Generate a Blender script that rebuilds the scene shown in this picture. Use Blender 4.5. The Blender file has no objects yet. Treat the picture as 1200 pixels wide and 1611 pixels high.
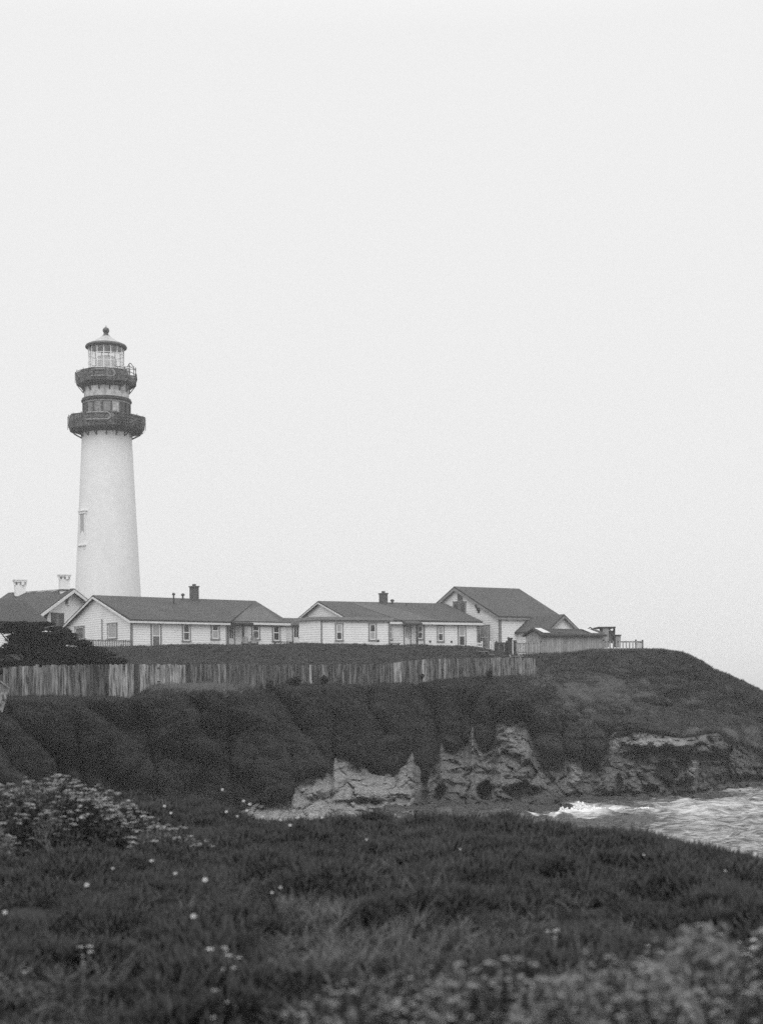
import bpy, bmesh, math, random
import numpy as np
from mathutils import Vector, Matrix
R = math.radians
random.seed(7); rng = np.random.default_rng(7)
sc = bpy.context.scene
# ------------------------------------------------------------ camera
F = 2240.0; HOR = 1085.0; CX = 600.0; TH = R(0.45); CAMZ = 8.0
cam_d = bpy.data.cameras.new('camera'); cam = bpy.data.objects.new('camera', cam_d)
sc.collection.objects.link(cam); sc.camera = cam
cam_d.sensor_fit = 'VERTICAL'; cam_d.sensor_height = 36; cam_d.sensor_width = 26.8
cam_d.lens = F*36/1611; cam_d.shift_y = (HOR-805.5)/1611
cam_d.clip_start = 0.3; cam_d.clip_end = 20000
cam_d.dof.use_dof = True; cam_d.dof.focus_distance = 75; cam_d.dof.aperture_fstop = 1.75
r_, u_, b_ = Vector((math.cos(TH),0,-math.sin(TH))), Vector((math.sin(TH),0,math.cos(TH))), Vector((0,-1,0))
M = Matrix((r_,u_,b_)).transposed().to_4x4(); M.translation = Vector((0,0,CAMZ)); cam.matrix_world = M
# ------------------------------------------------------------ world, sun, exposure
SUN_EL, SUN_AZ = 48.0, 184.0          # azimuth clockwise from +Y (behind the camera, a little left)
w = bpy.data.worlds.new('World'); sc.world = w; w.use_nodes = True
nt = w.node_tree; nt.nodes.clear(); N = nt.nodes.new; L = nt.links.new
out = N('ShaderNodeOutputWorld'); bg = N('ShaderNodeBackground')
sky = N('ShaderNodeTexSky'); sky.sky_type = 'NISHITA'; sky.sun_disc = False
sky.sun_elevation = R(SUN_EL); sky.sun_rotation = R(SUN_AZ); sky.dust_density = 8; sky.air_density = 1
bw = N('ShaderNodeRGBToBW'); L(sky.outputs[0], bw.inputs[0])
tc = N('ShaderNodeTexCoord'); sx = N('ShaderNodeSeparateXYZ'); L(tc.outputs['Generated'], sx.inputs[0])
cr = N('ShaderNodeValToRGB'); L(sx.outputs['Z'], cr.inputs[0])   # overcast layer: level veil, brighter overhead
e = cr.color_ramp.elements; e[0].position = 0.0; e[0].color = (8.6,8.6,8.6,1); e[1].position = 1.0; e[1].color = (23,23,23,1)
for p_, v_ in ((0.10,9.05),(0.42,9.3),(0.60,13.0)):
    q = cr.color_ramp.elements.new(p_); q.color = (v_,v_,v_,1)
mx = N('ShaderNodeMix'); mx.data_type = 'RGBA'; mx.inputs[0].default_value = 0.92
L(bw.outputs[0], mx.inputs[6]); L(cr.outputs[0], mx.inputs[7])
L(mx.outputs[2], bg.inputs['Color']); bg.inputs['Strength'].default_value = 0.1
L(bg.outputs[0], out.inputs['Surface'])
sd = bpy.data.lights.new('sun','SUN'); sd.energy = 1.15; sd.angle = R(50); sd.color = (1,1,1)
so = bpy.data.objects.new('sun', sd); sc.collection.objects.link(so)
az, el = R(SUN_AZ), R(SUN_EL)
sv = Vector((math.sin(az)*math.cos(el), math.cos(az)*math.cos(el), math.sin(el)))
so.rotation_euler = sv.to_track_quat('Z','Y').to_euler(); so.location = (-40,-60,80)
sc.view_settings.view_transform = 'Standard'; sc.view_settings.look = 'None'
sc.view_settings.exposure = 0.0; sc.view_settings.gamma = 1.0
sc.cycles.volume_bounces = 1; sc.cycles.max_bounces = 6; sc.cycles.diffuse_bounces = 3
sc.cycles.use_denoising = False; sc.cycles.use_adaptive_sampling = False   # the remaining grain stands for the film's

# ------------------------------------------------------------ pixel <-> world helpers (1200 x 1611 photo pixels)
CT, ST = math.cos(TH), math.sin(TH)
def P(px, py, D):
    a = (np.asarray(px, float)-CX)/F*D; b = (HOR-np.asarray(py, float))/F*D
    return a*CT + b*ST, np.asarray(D, float)+0*a, CAMZ - a*ST + b*CT
def PV(px, py, D): return Vector([float(c) for c in P(px,py,D)])
def proj(v):
    X, Z = v[0], v[2]-CAMZ
    return CX + F*(X*CT - Z*ST)/v[1], HOR - F*(X*ST + Z*CT)/v[1]
def solve_u(O, d, px, zz=13.5):
    lo, hi = -60.0, 60.0        # distance along a horizontal line at which it crosses the photo column px
    f = lambda t: proj((O[0]+d[0]*t, O[1]+d[1]*t, zz))[0]-px
    if f(lo) > f(hi): lo, hi = hi, lo
    for _ in range(60):
        m = (lo+hi)/2
        if f(m) > 0: hi = m
        else: lo = m
    return (lo+hi)/2
def z_at(px, py, D): return float(P(px,py,D)[2])

# ------------------------------------------------------------ numpy noise
def _h(i, j, k, s=0):
    n = (i.astype(np.int64)*374761393 + j.astype(np.int64)*668265263 + k.astype(np.int64)*2147483647//7 + s*974634777) & 0xffffffff
    n = ((n ^ (n >> 13))*1274126177) & 0xffffffff
    n = ((n ^ (n >> 16))*2246822519) & 0xffffffff
    return ((n ^ (n >> 15)) & 0xffffff)/float(0xffffff)
def vnoise(x, y, z, s=0):
    xi, yi, zi = np.floor(x), np.floor(y), np.floor(z)
    fx, fy, fz = x-xi, y-yi, z-zi
    fx, fy, fz = [t*t*t*(t*(t*6-15)+10) for t in (fx,fy,fz)]
    r = 0
    for a in (0,1):
        for b in (0,1):
            for c in (0,1):
                r = r + _h(xi+a, yi+b, zi+c, s)*(fx if a else 1-fx)*(fy if b else 1-fy)*(fz if c else 1-fz)
    return r*2-1
def fbm(x, y, z, o=4, s=0, g=0.5):
    a, t, f = 1.0, 0, 1.0
    for i in range(o):
        t = t + a*vnoise(x*f, y*f, z*f, s+i*17); a *= g; f *= 2.03
    return t
def worley(x, y, z, s=0):
    xi, yi, zi = np.floor(x), np.floor(y), np.floor(z)
    f1 = np.full(x.shape, 9.0); f2 = np.full(x.shape, 9.0); cid = np.zeros(x.shape)
    for a in (-1,0,1):
        for b in (-1,0,1):
            for c in (-1,0,1):
                I, J, K = xi+a, yi+b, zi+c
                d = np.sqrt((I+_h(I,J,K,s+1)-x)**2+(J+_h(I,J,K,s+2)-y)**2+(K+_h(I,J,K,s+3)-z)**2)
                v = _h(I,J,K,s+4)
                m = d < f1
                f2 = np.where(m, f1, np.minimum(f2, d)); cid = np.where(m, v, cid); f1 = np.where(m, d, f1)
    return f1, f2, cid
def sstep(a, b, x):
    t = np.clip((x-a)/(b-a), 0, 1); return t*t*(3-2*t)

# ------------------------------------------------------------ object helpers
C = sc.collection
def finish(name, me, mat, parent=None, smooth=False):
    me.materials.append(mat)
    if smooth: me.shade_smooth()
    o = bpy.data.objects.new(name, me); C.objects.link(o)
    if parent is not None: o.parent = parent
    return o
def np_mesh(name, V, Fc, attrs=None):
    V = np.asarray(V, np.float32).reshape(-1,3); me = bpy.data.meshes.new(name)
    Fc = np.asarray(Fc, np.int32); k = Fc.shape[1]; n = len(Fc)
    me.vertices.add(len(V)); me.vertices.foreach_set('co', V.ravel())
    me.loops.add(n*k); me.loops.foreach_set('vertex_index', Fc.ravel())
    me.polygons.add(n); me.polygons.foreach_set('loop_start', np.arange(n, dtype=np.int32)*k)
    for an, av in (attrs or {}).items():
        a = me.attributes.new(an, 'FLOAT', 'POINT'); a.data.foreach_set('value', np.asarray(av, np.float32).ravel())
    me.update(calc_edges=True); me.validate(); return me
def grid_faces(nr, nc):
    i = np.arange(nr-1)[:,None]*nc + np.arange(nc-1)[None,:]
    return np.stack([i, i+nc, i+nc+1, i+1], -1).reshape(-1,4)
class MB:
    """collects shapes in world coordinates, then links them as one mesh object"""
    def __init__(s): s.v = []; s.f = []; s.t = []
    def poly(s, pts, tone=0.5):
        b = len(s.v); s.v += [tuple(p) for p in pts]; s.f.append(tuple(range(b, b+len(pts)))); s.t += [tone]*len(pts)
    def frame_box(s, o, ax, ay, az_, tone=0.5):
        """box with corner o and edge vectors"""
        o, ax, ay, az_ = map(Vector, (o, ax, ay, az_))
        c = [o, o+ax, o+ax+ay, o+ay]; c += [p+az_ for p in c]
        if ax.cross(ay).dot(az_) < 0: c = [c[i] for i in (3,2,1,0,7,6,5,4)]
        b = len(s.v); s.v += [tuple(p) for p in c]; s.t += [tone]*8
        for f in ((3,2,1,0),(4,5,6,7),(0,1,5,4),(1,2,6,5),(2,3,7,6),(3,0,4,7)): s.f.append(tuple(b+i for i in f))
    def box(s, c, sx_, sy_, sz_, d=(1,0), tone=0.5):
        """box centred on c (bottom centre), long axis along d"""
        d = Vector((d[0],d[1],0)).normalized(); n = Vector((-d[1],d[0],0)); c = Vector(c)
        s.frame_box(c-d*sx_/2-n*sy_/2, d*sx_, n*sy_, Vector((0,0,sz_)), tone)
    def beam(s, a, b, t, t2=None, tone=0.5):
        a, b = Vector(a), Vector(b); d = (b-a); ln = d.length
        if ln < 1e-6: return
        d.normalize(); up = Vector((0,0,1)) if abs(d.z) < .9 else Vector((1,0,0))
        x = d.cross(up).normalized(); y = x.cross(d); t2 = t2 or t
        s.frame_box(a-x*t/2-y*t2/2, x*t, y*t2, d*ln, tone)
    def tube(s, pts, rad, n=6, tone=0.5, cap=True):
        pts = [Vector(p) for p in pts]; m = len(pts)
        rad = rad if hasattr(rad,'__len__') else [rad]*m
        b = len(s.v); prev = None
        for i, p in enumerate(pts):
            d = (pts[min(i+1,m-1)]-pts[max(i-1,0)]).normalized()
            up = Vector((0,0,1)) if abs(d.z) < .95 else Vector((1,0,0))
            x = d.cross(up).normalized() if prev is None else (prev-d*prev.dot(d)).normalized()
            prev = x; y = d.cross(x)
            for k in range(n):
                a = 2*math.pi*k/n; s.v.append(tuple(p+(x*math.cos(a)+y*math.sin(a))*rad[i])); s.t.append(tone)
        for i in range(m-1):
            for k in range(n):
                k2 = (k+1)%n; s.f.append((b+i*n+k, b+i*n+k2, b+(i+1)*n+k2, b+(i+1)*n+k))
        if cap:
            s.f.append(tuple(b+k for k in reversed(range(n)))); s.f.append(tuple(b+(m-1)*n+k for k in range(n)))
    def lathe(s, c, prof, n=32, a0=0.0, tone=0.5, closed=False):
        """prof: list of (radius, z) from the bottom up, around the vertical through c"""
        b = len(s.v); m = len(prof)
        for r, z in prof:
            for k in range(n):
                a = a0+2*math.pi*k/n; rr = r(a) if callable(r) else r
                s.v.append((c[0]+rr*math.cos(a), c[1]+rr*math.sin(a), z)); s.t.append(tone)
        for i in range(m-1):
            for k in range(n):
                k2 = (k+1)%n; s.f.append((b+i*n+k, b+i*n+k2, b+(i+1)*n+k2, b+(i+1)*n+k))
        if not closed:
            s.f.append(tuple(b+k for k in reversed(range(n)))); s.f.append(tuple(b+(m-1)*n+k for k in range(n)))
        else:
            for k in range(n):
                k2 = (k+1)%n; s.f.append((b+(m-1)*n+k, b+(m-1)*n+k2, b+k2, b+k))
    def slab(s, faces, t=0.14, tone=0.5):
        """roof sheet: list of faces (world points), thickened downwards"""
        key = {}; vs = []
        def idx(p):
            k = tuple(round(float(c), 4) for c in p)
            if k not in key: key[k] = len(vs); vs.append(Vector(p))
            return key[k]
        fs = [[idx(p) for p in f] for f in faces]; n = len(vs); b = len(s.v)
        s.v += [tuple(p) for p in vs]+[(p.x,p.y,p.z-t) for p in vs]; s.t += [tone]*(2*n)
        ed = {}
        for f in fs:
            s.f.append(tuple(b+i for i in f)); s.f.append(tuple(b+n+i for i in reversed(f)))
            for i in range(len(f)): ed[(f[i], f[(i+1)%len(f)])] = 1
        for (p, q) in ed:
            if (q, p) not in ed: s.f.append((b+q, b+p, b+n+p, b+n+q))
    pass
def tag(o, label=None, cat=None, group=None, kind=None):
    if label: o['label'] = label
    if cat: o['category'] = cat
    if group: o['group'] = group
    if kind: o['kind'] = kind
    return o
def thing(name, loc, label, cat, group=None):
    o = bpy.data.objects.new(name, None); C.objects.link(o); o.location = loc
    o.matrix_world = Matrix.Translation(Vector(loc)); o.empty_display_size = .3
    return tag(o, label, cat, group)
def _build(s, name, mat, parent=None, smooth=False, origin=None):
    me = bpy.data.meshes.new(name)
    base = Vector((0,0,0)); q = parent
    while q is not None: base += q.location; q = q.parent
    if parent is None: base = Vector(origin or (0,0,0))
    me.from_pydata([tuple(Vector(v)-base) for v in s.v], [], s.f)
    a = me.attributes.new('tone','FLOAT','POINT'); a.data.foreach_set('value', s.t)
    me.update(); ob = finish(name, me, mat, parent, smooth)
    if parent is None: ob.location = base
    return ob
MB.build = _build
def copy_tree(o, parent=None):
    c = o.copy(); C.objects.link(c); c.parent = parent
    for ch in list(o.children): copy_tree(ch, c)
    return c

# ------------------------------------------------------------ materials (black and white photograph: neutral greys)
def mat(name, lo, hi=None, rough=0.8, scale=6, detail=6, bump=0.0, bscale=None, spec=0.3, stretch=(1,1,1), tone_attr=None,
        tone_lo=0.6, tone_hi=1.5, rnd=0.0, contrast=(0.35,0.65), coord='Object', dirt=None):
    m = bpy.data.materials.new(name); m.use_nodes = True; t = m.node_tree; p = t.nodes['Principled BSDF']
    n = t.nodes.new; l = t.links.new; hi = lo if hi is None else hi
    co = n('ShaderNodeTexCoord') if coord == 'Object' else n('ShaderNodeNewGeometry')
    src = co.outputs['Object'] if coord == 'Object' else co.outputs['Position']
    mp = n('ShaderNodeMapping'); mp.inputs['Scale'].default_value = stretch; l(src, mp.inputs[0])
    nz = n('ShaderNodeTexNoise'); nz.inputs['Scale'].default_value = scale; nz.inputs['Detail'].default_value = detail; nz.inputs['Roughness'].default_value = .62
    l(mp.outputs[0], nz.inputs['Vector'])
    r = n('ShaderNodeMapRange'); r.inputs[1].default_value, r.inputs[2].default_value = contrast
    r.inputs[3].default_value = lo; r.inputs[4].default_value = hi; l(nz.outputs[0], r.inputs[0])
    cur = r.outputs[0]
    def mul(a, b):
        q = n('ShaderNodeMath'); q.operation = 'MULTIPLY'; l(a, q.inputs[0])
        if hasattr(b, 'is_output'): l(b, q.inputs[1])
        else: q.inputs[1].default_value = b
        return q.outputs[0]
    if tone_attr:
        at = n('ShaderNodeAttribute'); at.attribute_name = tone_attr
        q = n('ShaderNodeMapRange'); q.inputs[3].default_value = tone_lo; q.inputs[4].default_value = tone_hi; q.clamp = False
        l(at.outputs['Fac'], q.inputs[0]); cur = mul(cur, q.outputs[0])
    if rnd:
        oi = n('ShaderNodeObjectInfo'); q = n('ShaderNodeMapRange'); q.inputs[3].default_value = 1-rnd; q.inputs[4].default_value = 1+rnd*1.6
        l(oi.outputs['Random'], q.inputs[0]); cur = mul(cur, q.outputs[0])
    if dirt:      # large soft weather stains
        n2 = n('ShaderNodeTexNoise'); n2.inputs['Scale'].default_value = dirt[0]; n2.inputs['Detail'].default_value = 4
        mp2 = n('ShaderNodeMapping'); mp2.inputs['Scale'].default_value = dirt[2] if len(dirt) > 2 else (1,1,1); l(src, mp2.inputs[0]); l(mp2.outputs[0], n2.inputs['Vector'])
        q = n('ShaderNodeMapRange'); q.inputs[1].default_value = .4; q.inputs[2].default_value = .7; q.inputs[3].default_value = 1; q.inputs[4].default_value = dirt[1]
        l(n2.outputs[0], q.inputs[0]); cur = mul(cur, q.outputs[0])
    l(cur, p.inputs['Base Color'])
    p.inputs['Roughness'].default_value = rough; p.inputs['Specular IOR Level'].default_value = spec
    if bump:
        bn = n('ShaderNodeTexNoise'); bn.inputs['Scale'].default_value = bscale or scale*2; bn.inputs['Detail'].default_value = 8
        l(mp.outputs[0], bn.inputs['Vector']); bb = n('ShaderNodeBump'); bb.inputs['Strength'].default_value = 1; bb.inputs['Distance'].default_value = bump
        l(bn.outputs[0], bb.inputs['Height']); l(bb.outputs[0], p.inputs['Normal'])
    return m
MT = {}
MT['white'] = mat('white_paint', .72, .77, .6, 3, tone_attr='tone', tone_lo=.85, tone_hi=1.15, dirt=(.9,.93,(1,1,.4)))
MT['white2'] = mat('off_white_paint', .62, .70, .65, 4, dirt=(.8,.85))
MT['tower'] = mat('tower_paint', .68, .73, .7, 1.5, bump=.004, bscale=3, dirt=(.5,.95,(1,1,.25)))
MT['trim'] = mat('grey_trim', .17, .24, .6, 5)
MT['darktrim'] = mat('dark_trim', .05, .08, .6, 5)
MT['roof'] = mat('shingle_roof', .034, .080, .9, 7, bump=.02, bscale=9, stretch=(1,1,2.5), dirt=(.35,1.2), tone_attr='tone', tone_lo=.6, tone_hi=1.4)
MT['brick'] = mat('chimney_brick', .06, .12, .9, 9, bump=.02)
MT['metal_dark'] = mat('dark_iron', .03, .06, .5, 6, spec=.5)
MT['net'] = mat('dark_netting', .05, .22, .85, 4.5, bump=.03, bscale=5.0, contrast=(.4,.7))
MT['rope'] = mat('pale_rope', .22, .32, .9, 5)
MT['panel'] = mat('weathered_panel', .12, .42, .7, 3.5, tone_attr='tone', tone_lo=.15, tone_hi=1.6, contrast=(.3,.75))
MT['drum'] = mat('stained_drum', .32, .62, .7, 1.6, contrast=(.35,.6), dirt=(1.4,.75,(1,1,.3)))
MT['cone'] = mat('lantern_roof', .28, .40, .5, 3)
MT['shed'] = mat('shed_board', .22, .33, .85, 5, stretch=(1,1,.25), bump=.01, tone_attr='tone', tone_lo=.8, tone_hi=1.2)
MT['wood'] = mat('weathered_wood', .025, .32, .9, 5.5, detail=9, stretch=(1,1,.16), bump=.02, tone_attr='tone', tone_lo=.15, tone_hi=1.75, contrast=(.36,.66), coord='Pos')
MT['wood_mid'] = mat('grey_wood', .10, .2, .9, 6, stretch=(1,1,.3), tone_attr='tone', tone_lo=.7, tone_hi=1.3)
MT['wood_dark'] = mat('dark_wood', .03, .07, .9, 6, stretch=(1,1,.3))
MT['soil'] = mat('soil', .010, .022, .95, 2.5, bump=.05, bscale=6)
MT['leafbank'] = mat('bank_leaf', .010, .028, .6, 30, rnd=.8, spec=.2)
MT['leafhill'] = mat('hill_leaf', .019, .048, .6, 30, rnd=.7, spec=.2)  # paler growth than bank_leaf; haze over the far slope is tinted in too
MT['leaffore'] = mat('fleshy_leaf', .006, .026, .5, 30, rnd=.75, spec=.3)
MT['leafpale'] = mat('pale_leaf', .055, .13, .7, 25, rnd=.3)
MT['leafnear'] = mat('shrub_leaf', .085, .20, .75, 25, rnd=.2)
MT['blossom'] = mat('blossom', .24, .42, .8, 40)
MT['petal'] = mat('petal', .5, .62, .7, 30)
MT['needle'] = mat('cypress_leaf', .010, .026, .8, 8, spec=.15)
MT['bark'] = mat('bark', .05, .1, .95, 12, bump=.01)
MT['twig'] = mat('dry_twig', .12, .22, .9, 20)
MT['straw'] = mat('dry_straw', .08, .16, .9, 20, rnd=.3)
def glass_mat(name, base, rough=.08):
    m = bpy.data.materials.new(name); m.use_nodes = True; p = m.node_tree.nodes['Principled BSDF']
    p.inputs['Base Color'].default_value = (base,)*3+(1,); p.inputs['Roughness'].default_value = rough; p.inputs['Specular IOR Level'].default_value = .5
    n = m.node_tree.nodes.new('ShaderNodeTexNoise'); n.inputs['Scale'].default_value = 1.3
    b = m.node_tree.nodes.new('ShaderNodeBump'); b.inputs['Distance'].default_value = .02; m.node_tree.links.new(n.outputs[0], b.inputs['Height']); m.node_tree.links.new(b.outputs[0], p.inputs['Normal'])
    return m
MT['pane'] = glass_mat('window_pane', .035); MT['pane_l'] = glass_mat('pale_pane', .34, .3); MT['pane_m'] = glass_mat('mid_grey_pane', .10, .2)  # pane variants: paler base colour, rougher surface
m = bpy.data.materials.new('lantern_glass'); m.use_nodes = True; t = m.node_tree; t.nodes.clear()
o1 = t.nodes.new('ShaderNodeOutputMaterial'); a1 = t.nodes.new('ShaderNodeBsdfTransparent'); a2 = t.nodes.new('ShaderNodeBsdfGlossy'); a3 = t.nodes.new('ShaderNodeMixShader')
a1.inputs[0].default_value = (.93,.93,.93,1); a2.inputs['Roughness'].default_value = .05; a3.inputs[0].default_value = .14
t.links.new(a1.outputs[0], a3.inputs[1]); t.links.new(a2.outputs[0], a3.inputs[2]); t.links.new(a3.outputs[0], o1.inputs[0]); MT['glass'] = m
# terrain: soil under the plants, rock where bare (attributes veg, tone)
def terrain_mat():
    m = bpy.data.materials.new('headland'); m.use_nodes = True; t = m.node_tree; p = t.nodes['Principled BSDF']; n = t.nodes.new; l = t.links.new
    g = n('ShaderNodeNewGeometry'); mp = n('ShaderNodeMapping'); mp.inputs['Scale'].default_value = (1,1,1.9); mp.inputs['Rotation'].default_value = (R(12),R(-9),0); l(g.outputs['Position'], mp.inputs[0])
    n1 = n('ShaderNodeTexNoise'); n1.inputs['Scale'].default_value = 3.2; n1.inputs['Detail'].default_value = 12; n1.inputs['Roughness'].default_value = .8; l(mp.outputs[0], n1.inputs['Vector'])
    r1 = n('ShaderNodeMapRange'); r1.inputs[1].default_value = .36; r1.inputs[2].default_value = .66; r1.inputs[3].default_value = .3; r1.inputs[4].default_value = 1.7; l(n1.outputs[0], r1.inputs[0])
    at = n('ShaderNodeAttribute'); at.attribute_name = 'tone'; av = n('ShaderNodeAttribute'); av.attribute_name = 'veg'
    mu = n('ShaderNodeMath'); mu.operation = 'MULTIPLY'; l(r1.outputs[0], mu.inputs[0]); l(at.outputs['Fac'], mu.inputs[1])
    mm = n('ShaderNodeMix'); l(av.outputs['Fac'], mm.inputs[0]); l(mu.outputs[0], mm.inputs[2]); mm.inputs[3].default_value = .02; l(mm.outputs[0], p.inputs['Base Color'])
    p.inputs['Roughness'].default_value = .9; p.inputs['Specular IOR Level'].default_value = .2
    n2 = n('ShaderNodeTexNoise'); n2.inputs['Scale'].default_value = 4.5; n2.inputs['Detail'].default_value = 12; n2.inputs['Roughness'].default_value = .8; l(mp.outputs[0], n2.inputs['Vector'])
    b = n('ShaderNodeBump'); b.inputs['Distance'].default_value = .5; b.inputs['Strength'].default_value = 1; l(n2.outputs[0], b.inputs['Height']); l(b.outputs[0], p.inputs['Normal'])
    return m
MT['headland'] = terrain_mat()
def sea_mat():
    m = bpy.data.materials.new('sea_water'); m.use_nodes = True; t = m.node_tree; p = t.nodes['Principled BSDF']; n = t.nodes.new; l = t.links.new
    g = n('ShaderNodeNewGeometry'); mp = n('ShaderNodeMapping'); mp.inputs['Scale'].default_value = (.3,1,1); mp.inputs['Rotation'].default_value = (0,0,R(8)); l(g.outputs['Position'], mp.inputs[0])
    n1 = n('ShaderNodeTexNoise'); n1.inputs['Scale'].default_value = 1.5; n1.inputs['Detail'].default_value = 10; n1.inputs['Roughness'].default_value = .74; n1.inputs['Distortion'].default_value = 1.2; l(mp.outputs[0], n1.inputs['Vector'])
    at = n('ShaderNodeAttribute'); at.attribute_name = 'foam'
    ad = n('ShaderNodeMath'); ad.operation = 'ADD'; l(n1.outputs[0], ad.inputs[0]); l(at.outputs['Fac'], ad.inputs[1])
    r = n('ShaderNodeMapRange'); r.inputs[1].default_value = .52; r.inputs[2].default_value = .82; l(ad.outputs[0], r.inputs[0])
    mm = n('ShaderNodeMix'); l(r.outputs[0], mm.inputs[0]); mm.inputs[2].default_value = .03; mm.inputs[3].default_value = .62; l(mm.outputs[0], p.inputs['Base Color'])
    rr = n('ShaderNodeMapRange'); rr.inputs[3].default_value = .12; rr.inputs[4].default_value = .8; l(r.outputs[0], rr.inputs[0]); l(rr.outputs[0], p.inputs['Roughness'])
    n2 = n('ShaderNodeTexNoise'); n2.inputs['Scale'].default_value = 2.2; n2.inputs['Detail'].default_value = 7; n2.inputs['Roughness'].default_value = .6; l(mp.outputs[0], n2.inputs['Vector'])
    b = n('ShaderNodeBump'); b.inputs['Distance'].default_value = .25; l(n2.outputs[0], b.inputs['Height']); l(b.outputs[0], p.inputs['Normal'])
    p.inputs['IOR'].default_value = 1.33
    return m
MT['sea'] = sea_mat()
MT['skylight'] = mat('skylight', .42, .5, .4, 3)
MT['foam'] = mat('foam', .78, .85, .9, 3)
# ------------------------------------------------------------ far headland: one lofted sheet, plateau -> bank -> rock foot
px = np.arange(-420, 1600, 2.0); NC = len(px)
def key(tab, col, sm=0):
    k = np.array(tab, float); y = np.interp(px, k[:,0], k[:,col])
    if sm:
        g = np.exp(-np.linspace(-2,2,sm)**2); g /= g.sum(); y = np.convolve(np.pad(y, sm, 'edge'), g, 'same')[sm:-sm]
    return y
T1 = [(-420, 1030, 116), (0, 1024, 118), (210, 1017, 120), (400, 1015, 121), (475, 1013, 122), (560, 1015, 123), (620, 1012.5, 124), (700, 1014, 126), (750, 1017, 126), (800, 1027, 124), (850, 1027, 122), (905, 1025, 122), (950, 1022, 122), (1010, 1021, 122), (1040, 1022, 122), (1062, 1025.5, 121), (1082, 1031, 120), (1098, 1041, 119), (1115, 1051, 120), (1140, 1063, 121), (1170, 1076, 121.5), (1200, 1090, 122), (1260, 1120, 122), (1350, 1170, 120), (1500, 1240, 118), (1600, 1258, 116)]
T2 = [(-420, 1105, 74), (0, 1101, 79), (205, 1100, 88), (245, 1081, 90), (400, 1080, 96), (600, 1076, 106), (700, 1069, 110), (760, 1067, 112), (843, 1068, 116), (950, 1068, 117), (1060, 1073, 117.5), (1120, 1085, 118.5), (1200, 1112, 120), (1350, 1180, 118.5), (1500, 1245, 116.5), (1600, 1262, 115)]
T3 = [(-420, 1120, 70), (0, 1112, 76.5), (205, 1108, 85.5), (300, 1093, 89), (400, 1091, 94), (520, 1089, 100), (600, 1086.3, 104.5), (700, 1083, 108.5), (760, 1083, 110), (820, 1088, 112), (900, 1100, 113), (1000, 1110, 114), (1100, 1120, 116.5), (1200, 1138, 119), (1350, 1195, 118), (1500, 1250, 115.5), (1600, 1268, 113)]
T4 = [(-420, 1180, 64), (0, 1165, 74), (100, 1165, 80), (210, 1165, 84.5), (300, 1150, 87.5), (400, 1155, 92.5), (470, 1150, 96), (520, 1145, 98.5), (600, 1140, 103.2), (700, 1130, 107.5), (760, 1118, 109.5), (820, 1118, 111), (900, 1138, 111), (1000, 1132, 110.5), (1100, 1142, 113), (1200, 1160, 117.3), (1350, 1210, 116.5), (1500, 1255, 114), (1600, 1272, 112)]
T5 = [(-420, 1240, 61), (0, 1262, 71), (70, 1250, 77), (85, 1190, 80), (100, 1255, 80.5), (210, 1282, 82.5), (300, 1290, 85), (360, 1285, 86.5), (407, 1258, 88), (455, 1250, 89), (461, 1222, 91), (497, 1208, 92.5), (521, 1212, 94.5), (524, 1188, 96.5), (540, 1175, 98.5), (553, 1190, 98), (593, 1203, 100), (620, 1203, 101), (628, 1190, 102), (647, 1181, 102.5), (648, 1180, 102.3), (651, 1195, 102.0), (657, 1203, 102.2), (665, 1206, 102.6), (675, 1204, 103.7), (684, 1196, 104.7), (690, 1178, 105.4), (693, 1163, 105.9), (697, 1168, 106.1), (704, 1175, 106.2), (716, 1178, 106.4), (728, 1173, 106.8), (736, 1158, 107.4), (742, 1136, 107.9), (746, 1150, 107.8), (751, 1162, 107.5), (760, 1169, 107.5), (768, 1168, 107.9), (774, 1160, 108.3), (778, 1142, 109.0), (782, 1120, 110.0), (790, 1113, 110.4), (800, 1110, 111.0), (826, 1110, 111.0), (831, 1124, 110.6), (836, 1142, 110.2), (843, 1164, 109.5), (852, 1179, 108.9), (862, 1187, 108.7), (873, 1190, 108.5), (882, 1186, 108.5), (886, 1172, 109.0), (888, 1155, 109.5), (891, 1174, 108.9), (897, 1184, 108.5), (906, 1186, 108.5), (914, 1182, 108.5), (920, 1176, 108.5), (928, 1182, 108.3), (940, 1183, 108.2), (949, 1174, 108.0), (954, 1160, 108.2), (957, 1153, 108.5), (987, 1147, 108.5), (1017, 1150, 108.5), (1075, 1161, 109), (1090, 1158, 109), (1127, 1152, 110), (1149, 1164, 112), (1182, 1176, 115), (1200, 1183, 116), (1260, 1205, 115.5), (1350, 1220, 115), (1500, 1225, 113), (1600, 1228, 110)]
T6 = [(-420, 1290, 60), (0, 1300, 66), (200, 1310, 76), (400, 1300, 80), (500, 1290, 85), (600, 1284, 91), (640, 1276, 94), (700, 1270, 98), (760, 1271, 96.5), (860, 1273, 95), (880, 1266, 98.5), (950, 1259, 102), (1000, 1258, 102.5), (1100, 1253, 104.5), (1150, 1246, 108.5), (1200, 1238, 113.5), (1260, 1238, 113), (1350, 1240, 112), (1500, 1246, 108), (1600, 1252, 104)]
Y1,D1 = key(T1,1,7)+np.interp(px,[0,200,700,800,900,940,1020,1060,1200],[5,5,5,6,7,4,3,2,2]),key(T1,2,30); Y2,D2 = key(T2,1,11),key(T2,2,30); Y3,D3 = key(T3,1,20),key(T3,2,40)
Y4,D4 = key(T4,1,24),key(T4,2,40); Y5,D5 = key(T5,1,4)-5*((px>640)&(px<950)),key(T5,2,14); Y6,D6 = key(T6,1,10),key(T6,2,20)
z1 = P(px, Y1, D1)[2]
zb = np.where(px < 1040, z1*1.0+0.2, np.interp(px, [1040,1120,1600], [11.4,2.0,-3.0]))    # plateau behind the brow; it falls to the sea on the right
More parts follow.
